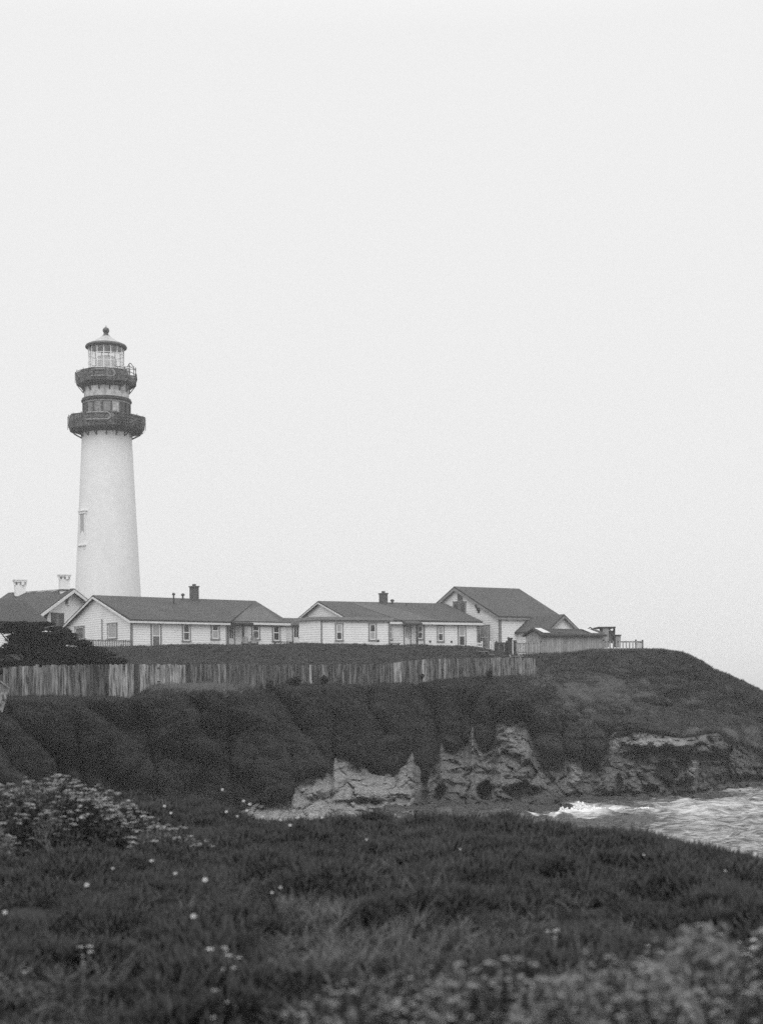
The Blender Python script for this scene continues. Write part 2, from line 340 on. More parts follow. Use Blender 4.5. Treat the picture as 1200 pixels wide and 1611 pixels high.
Yb = HOR - (zb-CAMZ)/240.0*F; Db = np.full(NC, 240.0)
segs = [(Yb,Db,Y1,D1,16),(Y1,D1,Y2,D2,40),(Y2,D2,Y3,D3,26),(Y3,D3,Y4,D4,56),(Y4,D4,Y5,D5,60),(Y5,D5,Y6,D6,130)]
ys, ds, vs = [], [], []
for i,(ya,da,yb,db,n) in enumerate(segs):
    t = np.linspace(0,1,n,endpoint=False)[:,None]
    if i == 0:   # even spacing in ground distance, not in pixels
        X = [np.outer(1-t[:,0], a)+np.outer(t[:,0], b) for a,b in zip(P(px,ya,da), P(px,yb,db))]
        D_ = X[1]; ys.append(HOR-(X[2]-CAMZ)/D_*F); ds.append(D_)
    else: ys.append(ya+(yb-ya)*t); ds.append(da+(db-da)*t)
    vs.append(np.repeat(i+t, NC, 1))
t = np.linspace(0,1,14)[:,None]                     # under water / hidden gully floor
zf = P(px,Y6,D6)[2]; ze = -1.2
ys.append(HOR-((zf+(ze-zf)*t)-CAMZ)/(D6-22*t)*F); ds.append(D6-22*t); vs.append(np.repeat(6+t,NC,1))
Yg, Dg, Vg = np.vstack(ys), np.vstack(ds), np.vstack(vs)
def blur_v(A, k):
    g = np.ones(k)/k; o = A.copy()
    Ap = np.pad(A, ((k,k),(0,0)), 'edge'); c = np.cumsum(Ap, 0)
    return (c[k+k//2:-(k-k//2)]-c[k//2:-(k+k-k//2)])/k if False else np.apply_along_axis(lambda v: np.convolve(np.pad(v,k,'edge'), g, 'same')[k:-k], 0, A)
Dg = np.where(Vg > 1.2, blur_v(Dg, 15), Dg)
PX = np.repeat(px[None,:], len(Vg), 0)
# billowing folds of the ice plant, running down to the right on the near bank
slant = np.interp(PX,[0,420,600,1300],[.85,.65,.0,-.2])
wrp = 30*fbm(PX/75,Yg/48,0*PX+4.4,3,19)*sstep(1090,1150,Yg)
fold = np.abs(fbm((PX+wrp-slant*(Yg-1100))/92.0+.3, Yg/210.0, 0*PX+3.3, 2, 5))
fold2 = np.abs(vnoise((PX+wrp*1.3-slant*(Yg-1100))/37.0, Yg/42.0, 0*PX+9.1, 8))
amp = sstep(2.0,3.6,Vg)*(1-sstep(4.95,5.0,Vg))*np.interp(PX,[0,300,700,900,1100,1300],[2.6,2.9,1.8,1.8,1.2,.9])
Dg = Dg - amp*(2.1*np.clip(fold,0,.6)**.7 - .9) - amp*.35*(fold2**.6)
for c0, s0, a0, v0 in ((523,5,2.6,4.0),(461,4,1.6,4.3),(648,4,1.6,4.2),(690,5,1.8,3.7),(727,4,1.2,3.5),(744,5,2.8,3.3),(778,5,2.0,3.4),(838,5,1.6,4.0),(888,4,2.6,4.1),(955,5,1.5,4.2),(920,4,1.0,4.3),(372,6,1.4,3.4),(250,8,1.6,3.3),(130,8,1.6,3.2),(95,7,3.0,3.9)):
    Dg += 1.5*a0*np.exp(-((PX-c0-(Yg-Y5[None,:])*.10)/(1.25*s0))**2)*sstep(v0,v0+.7,Vg)*(1-sstep(5.0,5.08,Vg))
# hanging lobes between the notches of the fringe
cus = np.array([404,461,523,590,648,690,727,743,780,838,888,920,955,1010.]); bl = np.array([1.0,1.3,1.2,1.5,1.5,1.5,1.0,1.9,1.0,2.0,1.5,1.2,.8])
pl = PX-(Yg-Y5[None,:])*.06; ii = np.clip(np.searchsorted(cus, pl)-1, 0, len(cus)-2); tt = (pl-cus[ii])/(cus[ii+1]-cus[ii])*2-1
Dg -= bl[ii]*(np.sqrt(np.clip(1-tt*tt,0,1))-.5)*(np.abs(tt)<1)*sstep(3.05,4.1,Vg)*(1-sstep(4.97,5.0,Vg))
# the near drape below the fence end stands in front of the slope behind it
lx = np.interp(Yg,[1035,1065,1100,1150,1195],[846,878,914,962,985]); lx = lx+5*np.sin(Yg/6.0)+3*np.sin(Yg/2.7)
Dg -= 2.2*(1-sstep(-13,3,PX-lx))*sstep(740,800,PX)*sstep(1040,1062,Yg)*np.where(PX<856,sstep(1078,1096,Yg),1)*(Vg<5)
lx2 = np.interp(Yg,[1060,1100,1150,1190],[930,985,1040,1090]); Dg -= 1.0*(1-sstep(-22,4,PX-lx2-6*np.sin(Yg/8)))*sstep(860,930,PX)*sstep(1068,1085,Yg)*(Vg<4.6)
Dg += (.55*fbm(PX/46,Yg/17,0*PX+7,3,61)+.35*np.abs(fbm(PX/18,Yg/8,0*PX+2,2,62)))*sstep(820,900,PX)*sstep(1.4,2.2,Vg)*(Vg<5)
# plants overhang the rock lip
Dg -= 1.0*sstep(3.8,4.9,Vg)*(1-sstep(5.0,5.02,Vg))*(PX < 945)
veg = 1-sstep(4.985,5.02,Vg)
zz = CAMZ + (HOR-Yg)/F*Dg; XX = (PX-CX)/F*Dg
# rock: blocks, cracks, ledges
rk = sstep(5.0,5.06,Vg)*(1-sstep(6.0,6.6,Vg))
wx_ = .22*fbm(XX/1.2,Dg/3,zz/1.2,4,3); q1 = worley(XX/2.3+wx_, 0*Dg, zz/1.9+XX*.08+wx_, 21); q2 = worley(XX/.7+wx_, 0*Dg, zz/.5+XX*.05, 31)
rid = 1-np.abs(fbm(XX/1.0, 0*Dg, zz/.8, 6, 41, .68))
side = np.interp(PX,[400,650,700,1300],[.42,.40,.55,.75])
Dg += rk*side*( (q1[2]-.5)*2.2 - .9*sstep(.0,.10,q1[1]-q1[0])*0 + .9*(1-sstep(.02,.14,q1[1]-q1[0])) + (q2[2]-.5)*.5 + .3*(1-sstep(.03,.16,q2[1]-q2[0])) - rid*.22 + .30*np.abs(((zz+XX*.09+.25*fbm(XX/2.5,Dg*0,zz/2,3,88))/.85)%1-.5)*2 + .35*(vnoise(XX/.45,0*Dg,zz/.38,97)) + .25*vnoise(XX/.2,0*Dg,zz/.2,98) )
Yg += rk*((q1[2]-.5)*2.5*(Vg<5.9)*side + (q2[2]-.5)*1.2)
def ell(cx, cy, rx, ry, dep, hard=.5):
    global Dg
    wob = .25*fbm(PX/14, Yg/14, 0*PX+cx, 3, 77)
    r = np.sqrt(((PX-cx)/rx)**2+((Yg-cy)/ry)**2)+wob
    Dg = Dg + dep*(1-sstep(1-hard,1,r))*(Vg>5.02)*(Vg<6.3)
for a in ((763,1243,14,17,4.5),(820,1246,36,18,3.5),(667,1225,7,42,3.0),(692,1247,14,13,2.5),(712,1200,9,10,.8),(925,1205,20,16,1.6),(1050,1222,20,24,2.4),(1075,1203,14,13,1.6),(1022,1243,14,10,1.2),(1120,1192,34,6,1.4),(1140,1225,26,12,.9),(973,1240,6,34,1.6),(1005,1190,30,14,1.4),(850,1225,30,22,1.2),(1180,1225,30,6,1.2),
          (800,1140,26,30,-.8),(905,1215,14,34,-1.6),(955,1230,22,22,-1.2),(1088,1218,13,34,-2.4,.7),(1105,1175,45,14,-2.2,.5),(1030,1170,60,8,-1.8,.6),(700,1215,20,30,-1.0),(560,1215,60,12,.5),(600,1250,60,14,-1.2,.8),(500,1245,50,14,-1.2,.8),(560,1265,50,8,1.0,.6)): ell(*a)
X3,Y3_,Z3 = P(PX, Yg, Dg)
Z3 = np.where(Vg<2, Z3+.10*fbm(X3/4,Y3_/4,0*X3,3,51), Z3)
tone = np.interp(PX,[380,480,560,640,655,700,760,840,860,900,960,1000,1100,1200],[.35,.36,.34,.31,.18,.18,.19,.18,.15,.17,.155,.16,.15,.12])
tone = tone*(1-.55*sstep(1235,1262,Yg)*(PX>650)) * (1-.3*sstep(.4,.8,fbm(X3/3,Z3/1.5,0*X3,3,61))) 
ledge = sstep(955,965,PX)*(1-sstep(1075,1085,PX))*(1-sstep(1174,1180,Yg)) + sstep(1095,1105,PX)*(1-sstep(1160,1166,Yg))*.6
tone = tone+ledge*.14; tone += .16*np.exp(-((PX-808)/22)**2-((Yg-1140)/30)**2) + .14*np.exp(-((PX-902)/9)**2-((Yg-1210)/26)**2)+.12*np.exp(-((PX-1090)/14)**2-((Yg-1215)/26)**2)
nr = len(Vg)
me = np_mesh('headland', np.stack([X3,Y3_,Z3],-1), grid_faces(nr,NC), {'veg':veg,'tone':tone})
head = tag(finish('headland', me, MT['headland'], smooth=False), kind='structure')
# far base under everything (sea bed), a little below the water
b = MB(); b.poly([(-5500,20,-3),(5500,20,-3),(5500,9000,-3),(-5500,9000,-3)]); tag(b.build('seabed', MT['soil']), kind='structure')

# ------------------------------------------------------------ sea
rows = np.concatenate([np.arange(3,45,1.2), np.arange(45,135,.28), np.geomspace(135,7800,150)]); ang = np.concatenate([np.linspace(-1.1,.0,60,endpoint=False), np.linspace(.0,.36,520), np.linspace(.36,1.1,60)[1:]])
RW, AN = np.meshgrid(rows, ang, indexing='ij'); SX, SY = RW*np.tan(AN), RW
amp = np.interp(RW,[45,80,200,8000],[.8,1,1,1.5])
wv = .20*np.sin(SY*.62+SX*.18+1.5*fbm(SX/9,SY/9,0*SX,2,3))*amp + .16*fbm(SX/2.6,SY/1.5,0*SX,4,9,.6)*(RW<400) + .1*fbm(SX/.8,SY/.6,0*SX,2,12)*(RW<130)
spx, spy = CX+SX/SY*F, HOR+CAMZ/SY*F
fo = -.25+.34*sstep(950,1150,spx+ (spy-1250)*1.1) + .20*np.exp(-((spx-1000)/130)**2-((spy-1275)/12)**2)
ln = np.interp(spx,[790,830,870,890],[1277,1282,1288,1284])          # the foam line running in at the left
fo += .42*np.exp(-((spy-ln)/1.3)**2)*sstep(780,800,spx)*(1-sstep(880,900,spx)) + .75*np.exp(-((spx-915)/45)**2-((spy-1278)/10)**2)
fo -= .2*sstep(0,1,np.exp(-((spy-1258)/9)**2)*(spx>900)*(spx<1110))*fbm(SX/2,SY/3,0*SX,2,4)**2
fo += .5*np.exp(-((spy-1243-.02*(1200-spx))/3.5)**2)*sstep(1090,1150,spx)
fo = np.where(spx<790, -.45, fo)
sea = finish('sea', np_mesh('sea', np.stack([SX,SY,wv],-1), grid_faces(*RW.shape), {'foam':fo}), MT['sea'], smooth=True); tag(sea, kind='structure')
# breaking wave: a heap of spray and froth on the near rocks
V, Fc = [], []
def octa(c, s):
    b_ = len(V); V.extend([(c[0]+dx*s[0], c[1]+dy*s[1], c[2]+dz*s[2]) for dx,dy,dz in ((1,0,0),(0,1,0),(-1,0,0),(0,-1,0),(0,0,1),(0,0,-1))])
    for f in ((0,1,4),(1,2,4),(2,3,4),(3,0,4),(1,0,5),(2,1,5),(3,2,5),(0,3,5)): Fc.append([b_+i for i in f])
for i in range(15000):
    x = rng.uniform(878,1020) if i % 3 else rng.normal(914,12); h = (13*math.exp(-((x-910)/11)**2)+9*math.exp(-((x-885)/9)**2)+6*math.exp(-((x-930)/14)**2)+3*math.exp(-((x-965)/30)**2))*(.55+.75*abs(math.sin(x*.9)*math.cos(x*.37)))
    y = 1281-.06*(x-872) - h*rng.random()**2.3 - rng.random()*2; D = 94+rng.normal(0,.8)
    c = PV(x, y, D); s = rng.uniform(.015,.05); octa(c, (s*1.8,s,s*.8))
spray = finish('surf', np_mesh('surf', V, Fc), MT['foam']); tag(spray, kind='stuff')

# ------------------------------------------------------------ leaf clump prototypes (kept out of the scene) and scattering
def spikes(n, r, lmin, lmax, wid, up, seg=1, dome=.35, curl=.3, seed=0):
    g = np.random.default_rng(seed); V, Fc = [], []
    for i in range(n):
        a = g.uniform(0,2*math.pi); q = r*math.sqrt(g.random()); o = Vector((q*math.cos(a), q*math.sin(a), dome*r*(1-(q/r)**2)))
        d = Vector((math.cos(a)*q/r+g.normal(0,.45), math.sin(a)*q/r+g.normal(0,.45), up+g.normal(0,.25))).normalized()
        ln = g.uniform(lmin,lmax); s = d.cross(Vector((g.normal(),g.normal(),g.normal()))).normalized(); s2 = d.cross(s)
        b0 = len(V)
        for j in range(seg):
            t = j/seg; wd = wid*(1-.35*t)*(1 if j else .8); c = o+d*ln*t+Vector((0,0,curl*ln*t*t))
            for k in range(3):
                an = 2*math.pi*k/3; V.append(tuple(c+(s*math.cos(an)+s2*math.sin(an))*wd))
        V.append(tuple(o+d*ln+Vector((0,0,curl*ln))))
        for j in range(seg-1):
            for k in range(3):
                k2 = (k+1)%3; p0 = b0+j*3
                Fc.append((p0+k,p0+k2,p0+3+k2)); Fc.append((p0+k,p0+3+k2,p0+3+k))
        p0 = b0+(seg-1)*3; tip = b0+seg*3
        for k in range(3): Fc.append((p0+k,p0+(k+1)%3,tip))
    return V, Fc
def proto_coll(name, gen, m, n=6):
    c = bpy.data.collections.new(name)
    for i in range(n):
        V, Fc = gen(i); me = np_mesh(name+'_clump', V, Fc); me.materials.append(m)
        c.objects.link(bpy.data.objects.new(name+'_clump', me))
    return c
def scatter(name, pts, nrm, scl, coll, jitter=.3, spin=False, kind='stuff', label=None):
    n = len(pts); nn = nrm + rng.normal(0,jitter,(n,3)); nn /= np.linalg.norm(nn,axis=1)[:,None]
    rot = np.zeros((n,3)); rot[:,1] = np.arccos(np.clip(nn[:,2],-1,1)); rot[:,2] = np.arctan2(nn[:,1], nn[:,0])
    me = bpy.data.meshes.new(name); me.vertices.add(n); me.vertices.foreach_set('co', np.asarray(pts,np.float32).ravel())
    a = me.attributes.new('rot','FLOAT_VECTOR','POINT'); a.data.foreach_set('vector', rot.astype(np.float32).ravel())
    a = me.attributes.new('scl','FLOAT','POINT'); a.data.foreach_set('value', np.asarray(scl,np.float32))
    a = me.attributes.new('pick','INT','POINT'); a.data.foreach_set('value', rng.integers(0,len(coll.objects),n).astype(np.int32))
    me.update(); o = bpy.data.objects.new(name, me); C.objects.link(o)
    g = bpy.data.node_groups.new(name,'GeometryNodeTree'); g.interface.new_socket('Geometry',in_out='INPUT',socket_type='NodeSocketGeometry'); g.interface.new_socket('Geometry',in_out='OUTPUT',socket_type='NodeSocketGeometry')
    gi, go = g.nodes.new('NodeGroupInput'), g.nodes.new('NodeGroupOutput'); ip = g.nodes.new('GeometryNodeInstanceOnPoints'); ci = g.nodes.new('GeometryNodeCollectionInfo')
    ci.inputs[0].default_value = coll; ci.inputs['Separate Children'].default_value = True; ci.inputs['Reset Children'].default_value = True
    def na(nm, ty):
        q = g.nodes.new('GeometryNodeInputNamedAttribute'); q.data_type = ty; q.inputs[0].default_value = nm; return q
    r1, r2, r3 = na('rot','FLOAT_VECTOR'), na('scl','FLOAT'), na('pick','INT'); ip.inputs['Pick Instance'].default_value = True
    k = g.links.new; k(gi.outputs[0], ip.inputs['Points']); k(ci.outputs[0], ip.inputs['Instance']); k(r3.outputs[0], ip.inputs['Instance Index'])
    k(r1.outputs[0], ip.inputs['Rotation']); k(r2.outputs[0], ip.inputs['Scale']); k(ip.outputs[0], go.inputs[0])
    md = o.modifiers.new('scatter','NODES'); md.node_group = g
    return tag(o, label, kind=kind)
def sample_grid(X,Y,Z, W, n):
    """n points on a grid sheet, cells weighted by area x W; returns points and normals facing up/outwards"""
    A = np.stack([X,Y,Z],-1); p00,p10,p01 = A[:-1,:-1],A[1:,:-1],A[:-1,1:]
    e1, e2 = p10-p00, p01-p00; nr_ = np.cross(e1,e2); ar = np.linalg.norm(nr_,axis=-1); nr_ = nr_/np.maximum(ar,1e-9)[...,None]
    wgt = (ar*W[:-1,:-1]).ravel(); tot = wgt.sum(); idx = rng.choice(len(wgt), n, p=wgt/tot)
    i, j = np.unravel_index(idx, ar.shape); u, v = rng.random(n)[:,None], rng.random(n)[:,None]
    return p00[i,j]+e1[i,j]*u+e2[i,j]*v, nr_[i,j], tot
W = veg*((Vg>.9)&(Vg<5.0)&(PX>-60)&(PX<1260)).astype(float)
W *= np.where((Vg<2)&(PX<1000), .8, 1)
# bare gully on the left and thin patches
W *= 1-.95*np.exp(-((PX-88-(Yg-1200)*.5)/11)**2)*(Yg>1178)
bank = proto_coll('bank_ice_plant', lambda i: spikes(46,.30,.10,.20,.026,.55,dome=.45,seed=i), MT['leafbank'])
p_, n_, tot = sample_grid(X3,Y3_,Z3,W,62000)
n_ = np.where(n_[:,2:3]<-.2, -n_, n_); n_ = np.where((n_[:,1:2]>0.15), -n_, n_)
print('bank area', tot)
mid = n_+np.array([0,0,.25]); mid /= np.linalg.norm(mid,axis=1)[:,None]
big = fbm(p_[:,0]/3, p_[:,1]/3, p_[:,2]/2, 3, 71)
bank2 = proto_coll('hill_ice_plant', lambda i: spikes(46,.30,.10,.20,.026,.55,dome=.45,seed=20+i), MT['leafhill'])
pxs = CX+F*p_[:,0]/p_[:,1]; onhill = (sstep(820,980,pxs+rng.normal(0,22,len(pxs)))>.5)|((p_[:,1]>np.interp(pxs,px,D2)+.3))
sc_ = rng.uniform(.7,1.15,len(p_))*(1+.25*big)
scatter('ice_plant_bank', (p_+n_*.04)[~onhill], mid[~onhill], sc_[~onhill], bank, .25)
scatter('ice_plant_hill', (p_+n_*.04)[onhill], mid[onhill], sc_[onhill], bank2, .25)
# ragged trailing runners hanging over the rock below the fringe
hp = rng.uniform(400,955,5200); st_ = np.clip(vnoise(hp/5.5,0*hp,0*hp,301)+.5*vnoise(hp/2.1,0*hp,0*hp,302)+.15,0,1.2); dn = st_*rng.random(len(hp))*20
hy = np.interp(hp,px,Y5)+dn; row5 = int(np.argmax(Vg[:,0]>=4.93)); hd = np.interp(hp,px,Dg[row5])-.15
hx3,hy3,hz3 = P(hp,hy,hd); scatter('trailing_ice_plant', np.stack([hx3,hy3,hz3],-1), np.tile(np.array([0,-.8,.1]),(len(hp),1)), rng.uniform(.35,.8,len(hp)), bank, .4)
# scrubbier, paler growth near the fence end and on the right-hand slope
patch = sstep(.15,.5,fbm(X3/5,Y3_/5,Z3/3,3,91))*np.exp(-((PX-900)/50)**2-((Yg-1090)/25)**2)*1.1 + .9*np.exp(-((PX-1010)/60)**2-((Yg-1112)/14)**2)*sstep(0,.4,fbm(X3/3,Y3_/3,Z3/2,3,92)) + .8*np.exp(-((PX-940)/50)**2-((Yg-1080)/10)**2)*sstep(0,.4,fbm(X3/2,Y3_/2,Z3/2,3,93)) + 1.2*np.exp(-((PX-300)/60)**2-((Yg-1086)/5)**2) + .9*((PX>1080)&(PX<1215))*np.exp(-((Yg-(1148+(PX-1080)*.12))/12)**2)*sstep(.1,.4,fbm(X3/1.5,Y3_/3,Z3*0,3,94))
scrub = proto_coll('scrub', lambda i: spikes(60,.34,.12,.34,.014,.8,dome=.6,seed=40+i), MT['leafpale'], 5)
p_, n_, tot = sample_grid(X3,Y3_,Z3,W*np.clip(patch,0,1.5),4200); n_ = np.where(n_[:,1:2]>.15,-n_,n_)
scatter('pale_scrub', p_+n_*.05, n_+np.array([0,0,.5]), rng.uniform(.5,1.0,len(p_)), scrub, .3)

# ------------------------------------------------------------ near mound at the left edge, beyond the flowering shrubs
gx = np.linspace(-26,-9,150); gy = np.linspace(34,62,150); GX, GY = np.meshgrid(gx, gy, indexing='xy')
rr = np.sqrt(((GX+16.3)/6.2)**2+((GY-50)/9.0)**2); GZ = 1.2+5.3*(1-sstep(0,1.15,rr))**.8+.3*fbm(GX/2.2,GY/2.2,0*GX,3,15)-1.5*sstep(.9,1.4,rr)
GZ[rr>1.15] -= 1.5
tag(finish('mound', np_mesh('mound', np.stack([GX,GY,GZ],-1), grid_faces(150,150)[:, ::-1], {}), MT['soil'], smooth=True), kind='structure')
p_, n_, tot = sample_grid(GX,GY,GZ,(rr<1.12).astype(float),9000); n_ = np.where(n_[:,2:3]<0,-n_,n_)
scatter('ice_plant_mound', p_, n_, rng.uniform(.35,.7,len(p_)), bank, .3)

# ------------------------------------------------------------ foreground bluff
CRT = [(-900,1240,21),(0,1258,20.5),(230,1262,20),(420,1285,18.6),(600,1289,18.2),(870,1296,17.2),(1000,1314,16.2),(1080,1330,15.4),(1140,1348,14.7),(1175,1360,14.2),(1230,1362,13.8),(1400,1450,11.5),(1800,1650,8)]
ck = np.array(CRT,float)
fx = np.linspace(-16,16,321); fd = np.linspace(1.2,34,421); FX, FY = np.meshgrid(fx, fd, indexing='xy')
Dc = 18.0*np.ones_like(fx)
for _ in range(12):                                    # crest distance for each x
    pc = CX+F*fx/Dc; Dc = np.interp(pc, ck[:,0], ck[:,2])
yc = np.interp(CX+F*fx/Dc, ck[:,0], ck[:,1]); zc = P(CX+F*fx/Dc, yc, Dc)[2]
zc = zc-.07
q = FY/Dc[None,:]
FZ = np.where(q<1, 6.38+(zc[None,:]-6.38)*sstep(.3,1,q), zc[None,:]-(FY-Dc[None,:])**1.25*.75)
FZ = FZ+(.05*fbm(FX/1.1,FY/1.1,0*FX,3,5)+.03*fbm(FX/.3,FY/.3,0*FX,2,6))*(1-.5*sstep(.9,1,q)); FZ = np.maximum(FZ, -2)
tag(finish('foreground_bluff', np_mesh('foreground_bluff', np.stack([FX,FY,FZ],-1), grid_faces(421,321)[:, ::-1]), MT['soil'], smooth=True), kind='structure')
def gz(x, y):
    i = np.clip((np.asarray(y)-1.2)/(34-1.2)*420, 0, 419.999); j = np.clip((np.asarray(x)+16)/32*320, 0, 319.999)
    i0, j0 = i.astype(int), j.astype(int); a, b = i-i0, j-j0
    return FZ[i0,j0]*(1-a)*(1-b)+FZ[i0+1,j0]*a*(1-b)+FZ[i0,j0+1]*(1-a)*b+FZ[i0+1,j0+1]*a*b
fpx = CX+F*FX/FY; qq = q
Wf = ((fpx>-140)&(fpx<1340)&(FY>4.2)&(q<1.12)).astype(float)
clump_n = fbm(FX/.9,FY/.9,0*FX,3,25); Wf *= .3+.8*sstep(-.55,-.05,clump_n)
for hx_,hy_,ra,rb_ in ((-3.55,14.3,1.0,.62),(-2.95,14.6,.62,.5)): Wf *= np.where(((FX-hx_)/ra)**2+((FY-hy_+.1)/rb_)**2<1, .08, 1)
Wf *= np.clip(1.1-.35*(FY<8),0.2,2)
fore = proto_coll('ice_plant', lambda i: spikes(15,.085,.06,.115,.0085,1.25,seg=3,dome=.3,curl=.25,seed=80+i), MT['leaffore'], 8)
p_, n_, tot = sample_grid(FX,FY,FZ,Wf,30000); n_ = np.where(n_[:,2:3]<0,-n_,n_); print('fore area', tot)
cn = fbm(p_[:,0]/.5, p_[:,1]/.6, 0*p_[:,0], 3, 33)
p_[:,2] += .07*cn
scatter('ice_plant_field', p_, n_+np.array([0,0,1.0]), rng.uniform(.75,1.2,len(p_))*(1+.35*cn), fore, .28)
straw = proto_coll('dry_grass', lambda i: spikes(7,.05,.08,.22,.0022,.9,seg=3,dome=.1,curl=-.2,seed=140+i), MT['straw'], 5)
Ws = Wf*np.clip(.06+1.1*np.exp(-((fpx-560)/200)**2-((FY-8.5)/2.5)**2)+.8*np.exp(-((fpx-60)/200)**2-((FY-7)/1.5)**2),0,2)
p_, n_, tot = sample_grid(FX,FY,FZ,Ws,1500); n_ = np.where(n_[:,2:3]<0,-n_,n_); p_[:,2] += .05
scatter('dry_grass', p_, n_+np.array([0,0,.5]), rng.uniform(.6,1.25,len(p_)), straw, .5)
# ============================================================ LIGHTHOUSE
TD = 166.0; KP = F/TD; TX = PV(171, 1000, TD).x
def tz(y): return PV(170, y, TD).z
tc_ = (TX, TD)
lh = thing('lighthouse', (TX,TD,tz(1040)), 'tall white tapering lighthouse tower with two dark netted galleries and a glazed lantern', 'lighthouse')
def rr_(y): return (38.5+.049*(y-685))/KP
b = MB(); b.lathe(tc_, [(rr_(1045)+.25,tz(1045)),(rr_(1020)+.08,tz(1020))]+[(rr_(y),tz(y)) for y in range(990,680,-30)]+[(rr_(670),tz(668))], 72)
shaft = b.build('shaft', MT['tower'], lh, True)
# deep window low on the left of the shaft
wa = R(224)            # compass around the tower: left and slightly towards the viewer
def radial(a, r): return Vector((TX+r*math.cos(a), TD+r*math.sin(a), 0))
wn = Vector((math.cos(wa), math.sin(wa), 0)); wt = Vector((-wn.y, wn.x, 0)); rw = rr_(832)
b = MB(); c0 = radial(wa, rw-.45)
for sgn in (-1,1): b.frame_box(c0+wt*(.52*sgn-.13)+Vector((0,0,tz(860))), wt*.26, wn*.50, Vector((0,0,tz(812)-tz(860))))
b.frame_box(c0-wt*.7+Vector((0,0,tz(812))), wt*1.4, wn*.54, (0,0,.28)); b.frame_box(c0-wt*.8+Vector((0,0,tz(812)+.28)), wt*1.6, wn*.60, (0,0,.12))
b.frame_box(c0-wt*.9+Vector((0,0,tz(860)-.14)), wt*1.7, wn*.68, (0,0,.15))
for sgn in (-.55,.55): b.frame_box(c0+wt*(sgn-.1)+Vector((0,0,tz(860)-.55)), wt*.2, wn*.58, (0,0,.41))
wnd = b.build('window', MT['tower'], shaft)
b = MB(); b.frame_box(c0-wt*.39+wn*.37+Vector((0,0,tz(860))), wt*.78, wn*.10, (0,0,tz(812)-tz(860))); b.build('pane', MT['pane_l'], wnd)
def gal(yt, yb, R0, name, rin, low, seed, skip=None):
    n = 10; g = random.Random(seed); offs = [g.uniform(-.12,.08) for _ in range(n)]
    angs = [2*math.pi*i/n+R(14) for i in range(n)]; b = MB()
    NS = 60
    prof = [(rin-.1,tz(yb)-low-.05),(rin+.25,tz(yb)-low-.12),(R0*.97,tz(yb)-.02),(R0+.04,tz((yt+yb)/2)),(R0,tz(yt)),(R0-.12,tz(yt)),(R0-.10,tz(yb)+.25),(rin-.1,tz(yb)+.15)]
    base = len(b.v)
    for r, z in prof:
        for k in range(NS):
            a = 2*math.pi*k/NS; f = a/(2*math.pi)*n; i = int(f)%n; t_ = f-int(f)
            da = math.pi/n; poly = math.cos(da)/math.cos((t_-.5)*2*da)
            o = offs[i]*(1-t_)+offs[(i+1)%n]*t_
            r2 = r*poly+o*(r > rin+.3) + (.04*math.sin(a*17+z*3)+.02*math.sin(a*31))*(r > rin+.3)
            zz_ = z+(.07*math.sin(a*5+seed)+.03*math.sin(a*11+z))*(r > rin+.3)
            b.v.append((TX+r2*math.cos(a), TD+r2*math.sin(a), zz_)); b.t.append(.5)
    m_ = len(prof)
    for i in range(m_):
        for k in range(NS):
            if skip and skip[0] < 360*k/NS < skip[1]: continue
            k2 = (k+1)%NS; i2 = (i+1)%m_
            b.f.append((base+i*NS+k, base+i*NS+k2, base+i2*NS+k2, base+i2*NS+k))
    return b
g1 = gal(658,678,59.5/KP,'gallery',rr_(672),.30,2).build('gallery', MT['net'], lh)
g2 = gal(588,606,47.5/KP,'gallery',33/KP,.38,5,(318,372)).build('gallery', MT['net'], lh)
def stadium(a0, a1, R0, zc_, hh, rad, closed=True):
    pts = []
    for i in range(9): a = a0+(a1-a0)*i/8; pts.append((TX+R0*math.cos(a), TD+R0*math.sin(a), zc_+hh))
    for i in range(1,6): q_ = math.pi*i/6; a = a1+(hh/R0)*math.sin(q_); pts.append((TX+R0*math.cos(a), TD+R0*math.sin(a), zc_+hh*math.cos(q_)))
    for i in range(9): a = a1+(a0-a1)*i/8; pts.append((TX+R0*math.cos(a), TD+R0*math.sin(a), zc_-hh))
    return pts
b = MB(); b.tube(stadium(R(250),R(281),59.5/KP-.02,tz(665),.40,.07), .075, 6); b.build('rope', MT['rope'], g1)
b = MB(); b.tube(stadium(R(252),R(291),47.5/KP-.02,tz(596),.36,.06), .065, 6); b.build('rope', MT['rope'], g2)
# ledge of horizontal boards on the right of the lower gallery
b = MB()
for k in range(5):
    pts = [radial(R(a), 59.5/KP-.03-.03*k)+Vector((0,0,tz(661+k*4.2))) for a in range(292,352,6)]
    b.tube(pts, .055, 4)
b.build('railing', MT['metal_dark'], g1)
# thin posts and wires of the gallery rails showing through and above the netting
for gl_,R0_,y0_,y1_,na_ in ((g1,59.5/KP,682,655,20),(g2,47.5/KP,609,585,16)):
    for k in range(na_):
        b = MB(); a = 2*math.pi*(k+.4)/na_
        if gl_ is g2 and (a > R(315) or a < R(10)): continue
        b.beam(radial(a,R0_+.04)+Vector((0,0,tz(y0_-5))), radial(a,R0_+.04)+Vector((0,0,tz(y1_)-.12)), .055); b.build('rail_post', MT['metal_dark'], gl_)
    b = MB()
    a_s, a_e = (0,360) if gl_ is g1 else (10,315)
    for y_ in (y1_+4,): b.tube([radial(R(a),R0_-.02)+Vector((0,0,tz(y_))) for a in range(a_s,a_e+1,8)], .04, 4)
    b.build('rail', MT['metal_dark'], gl_)
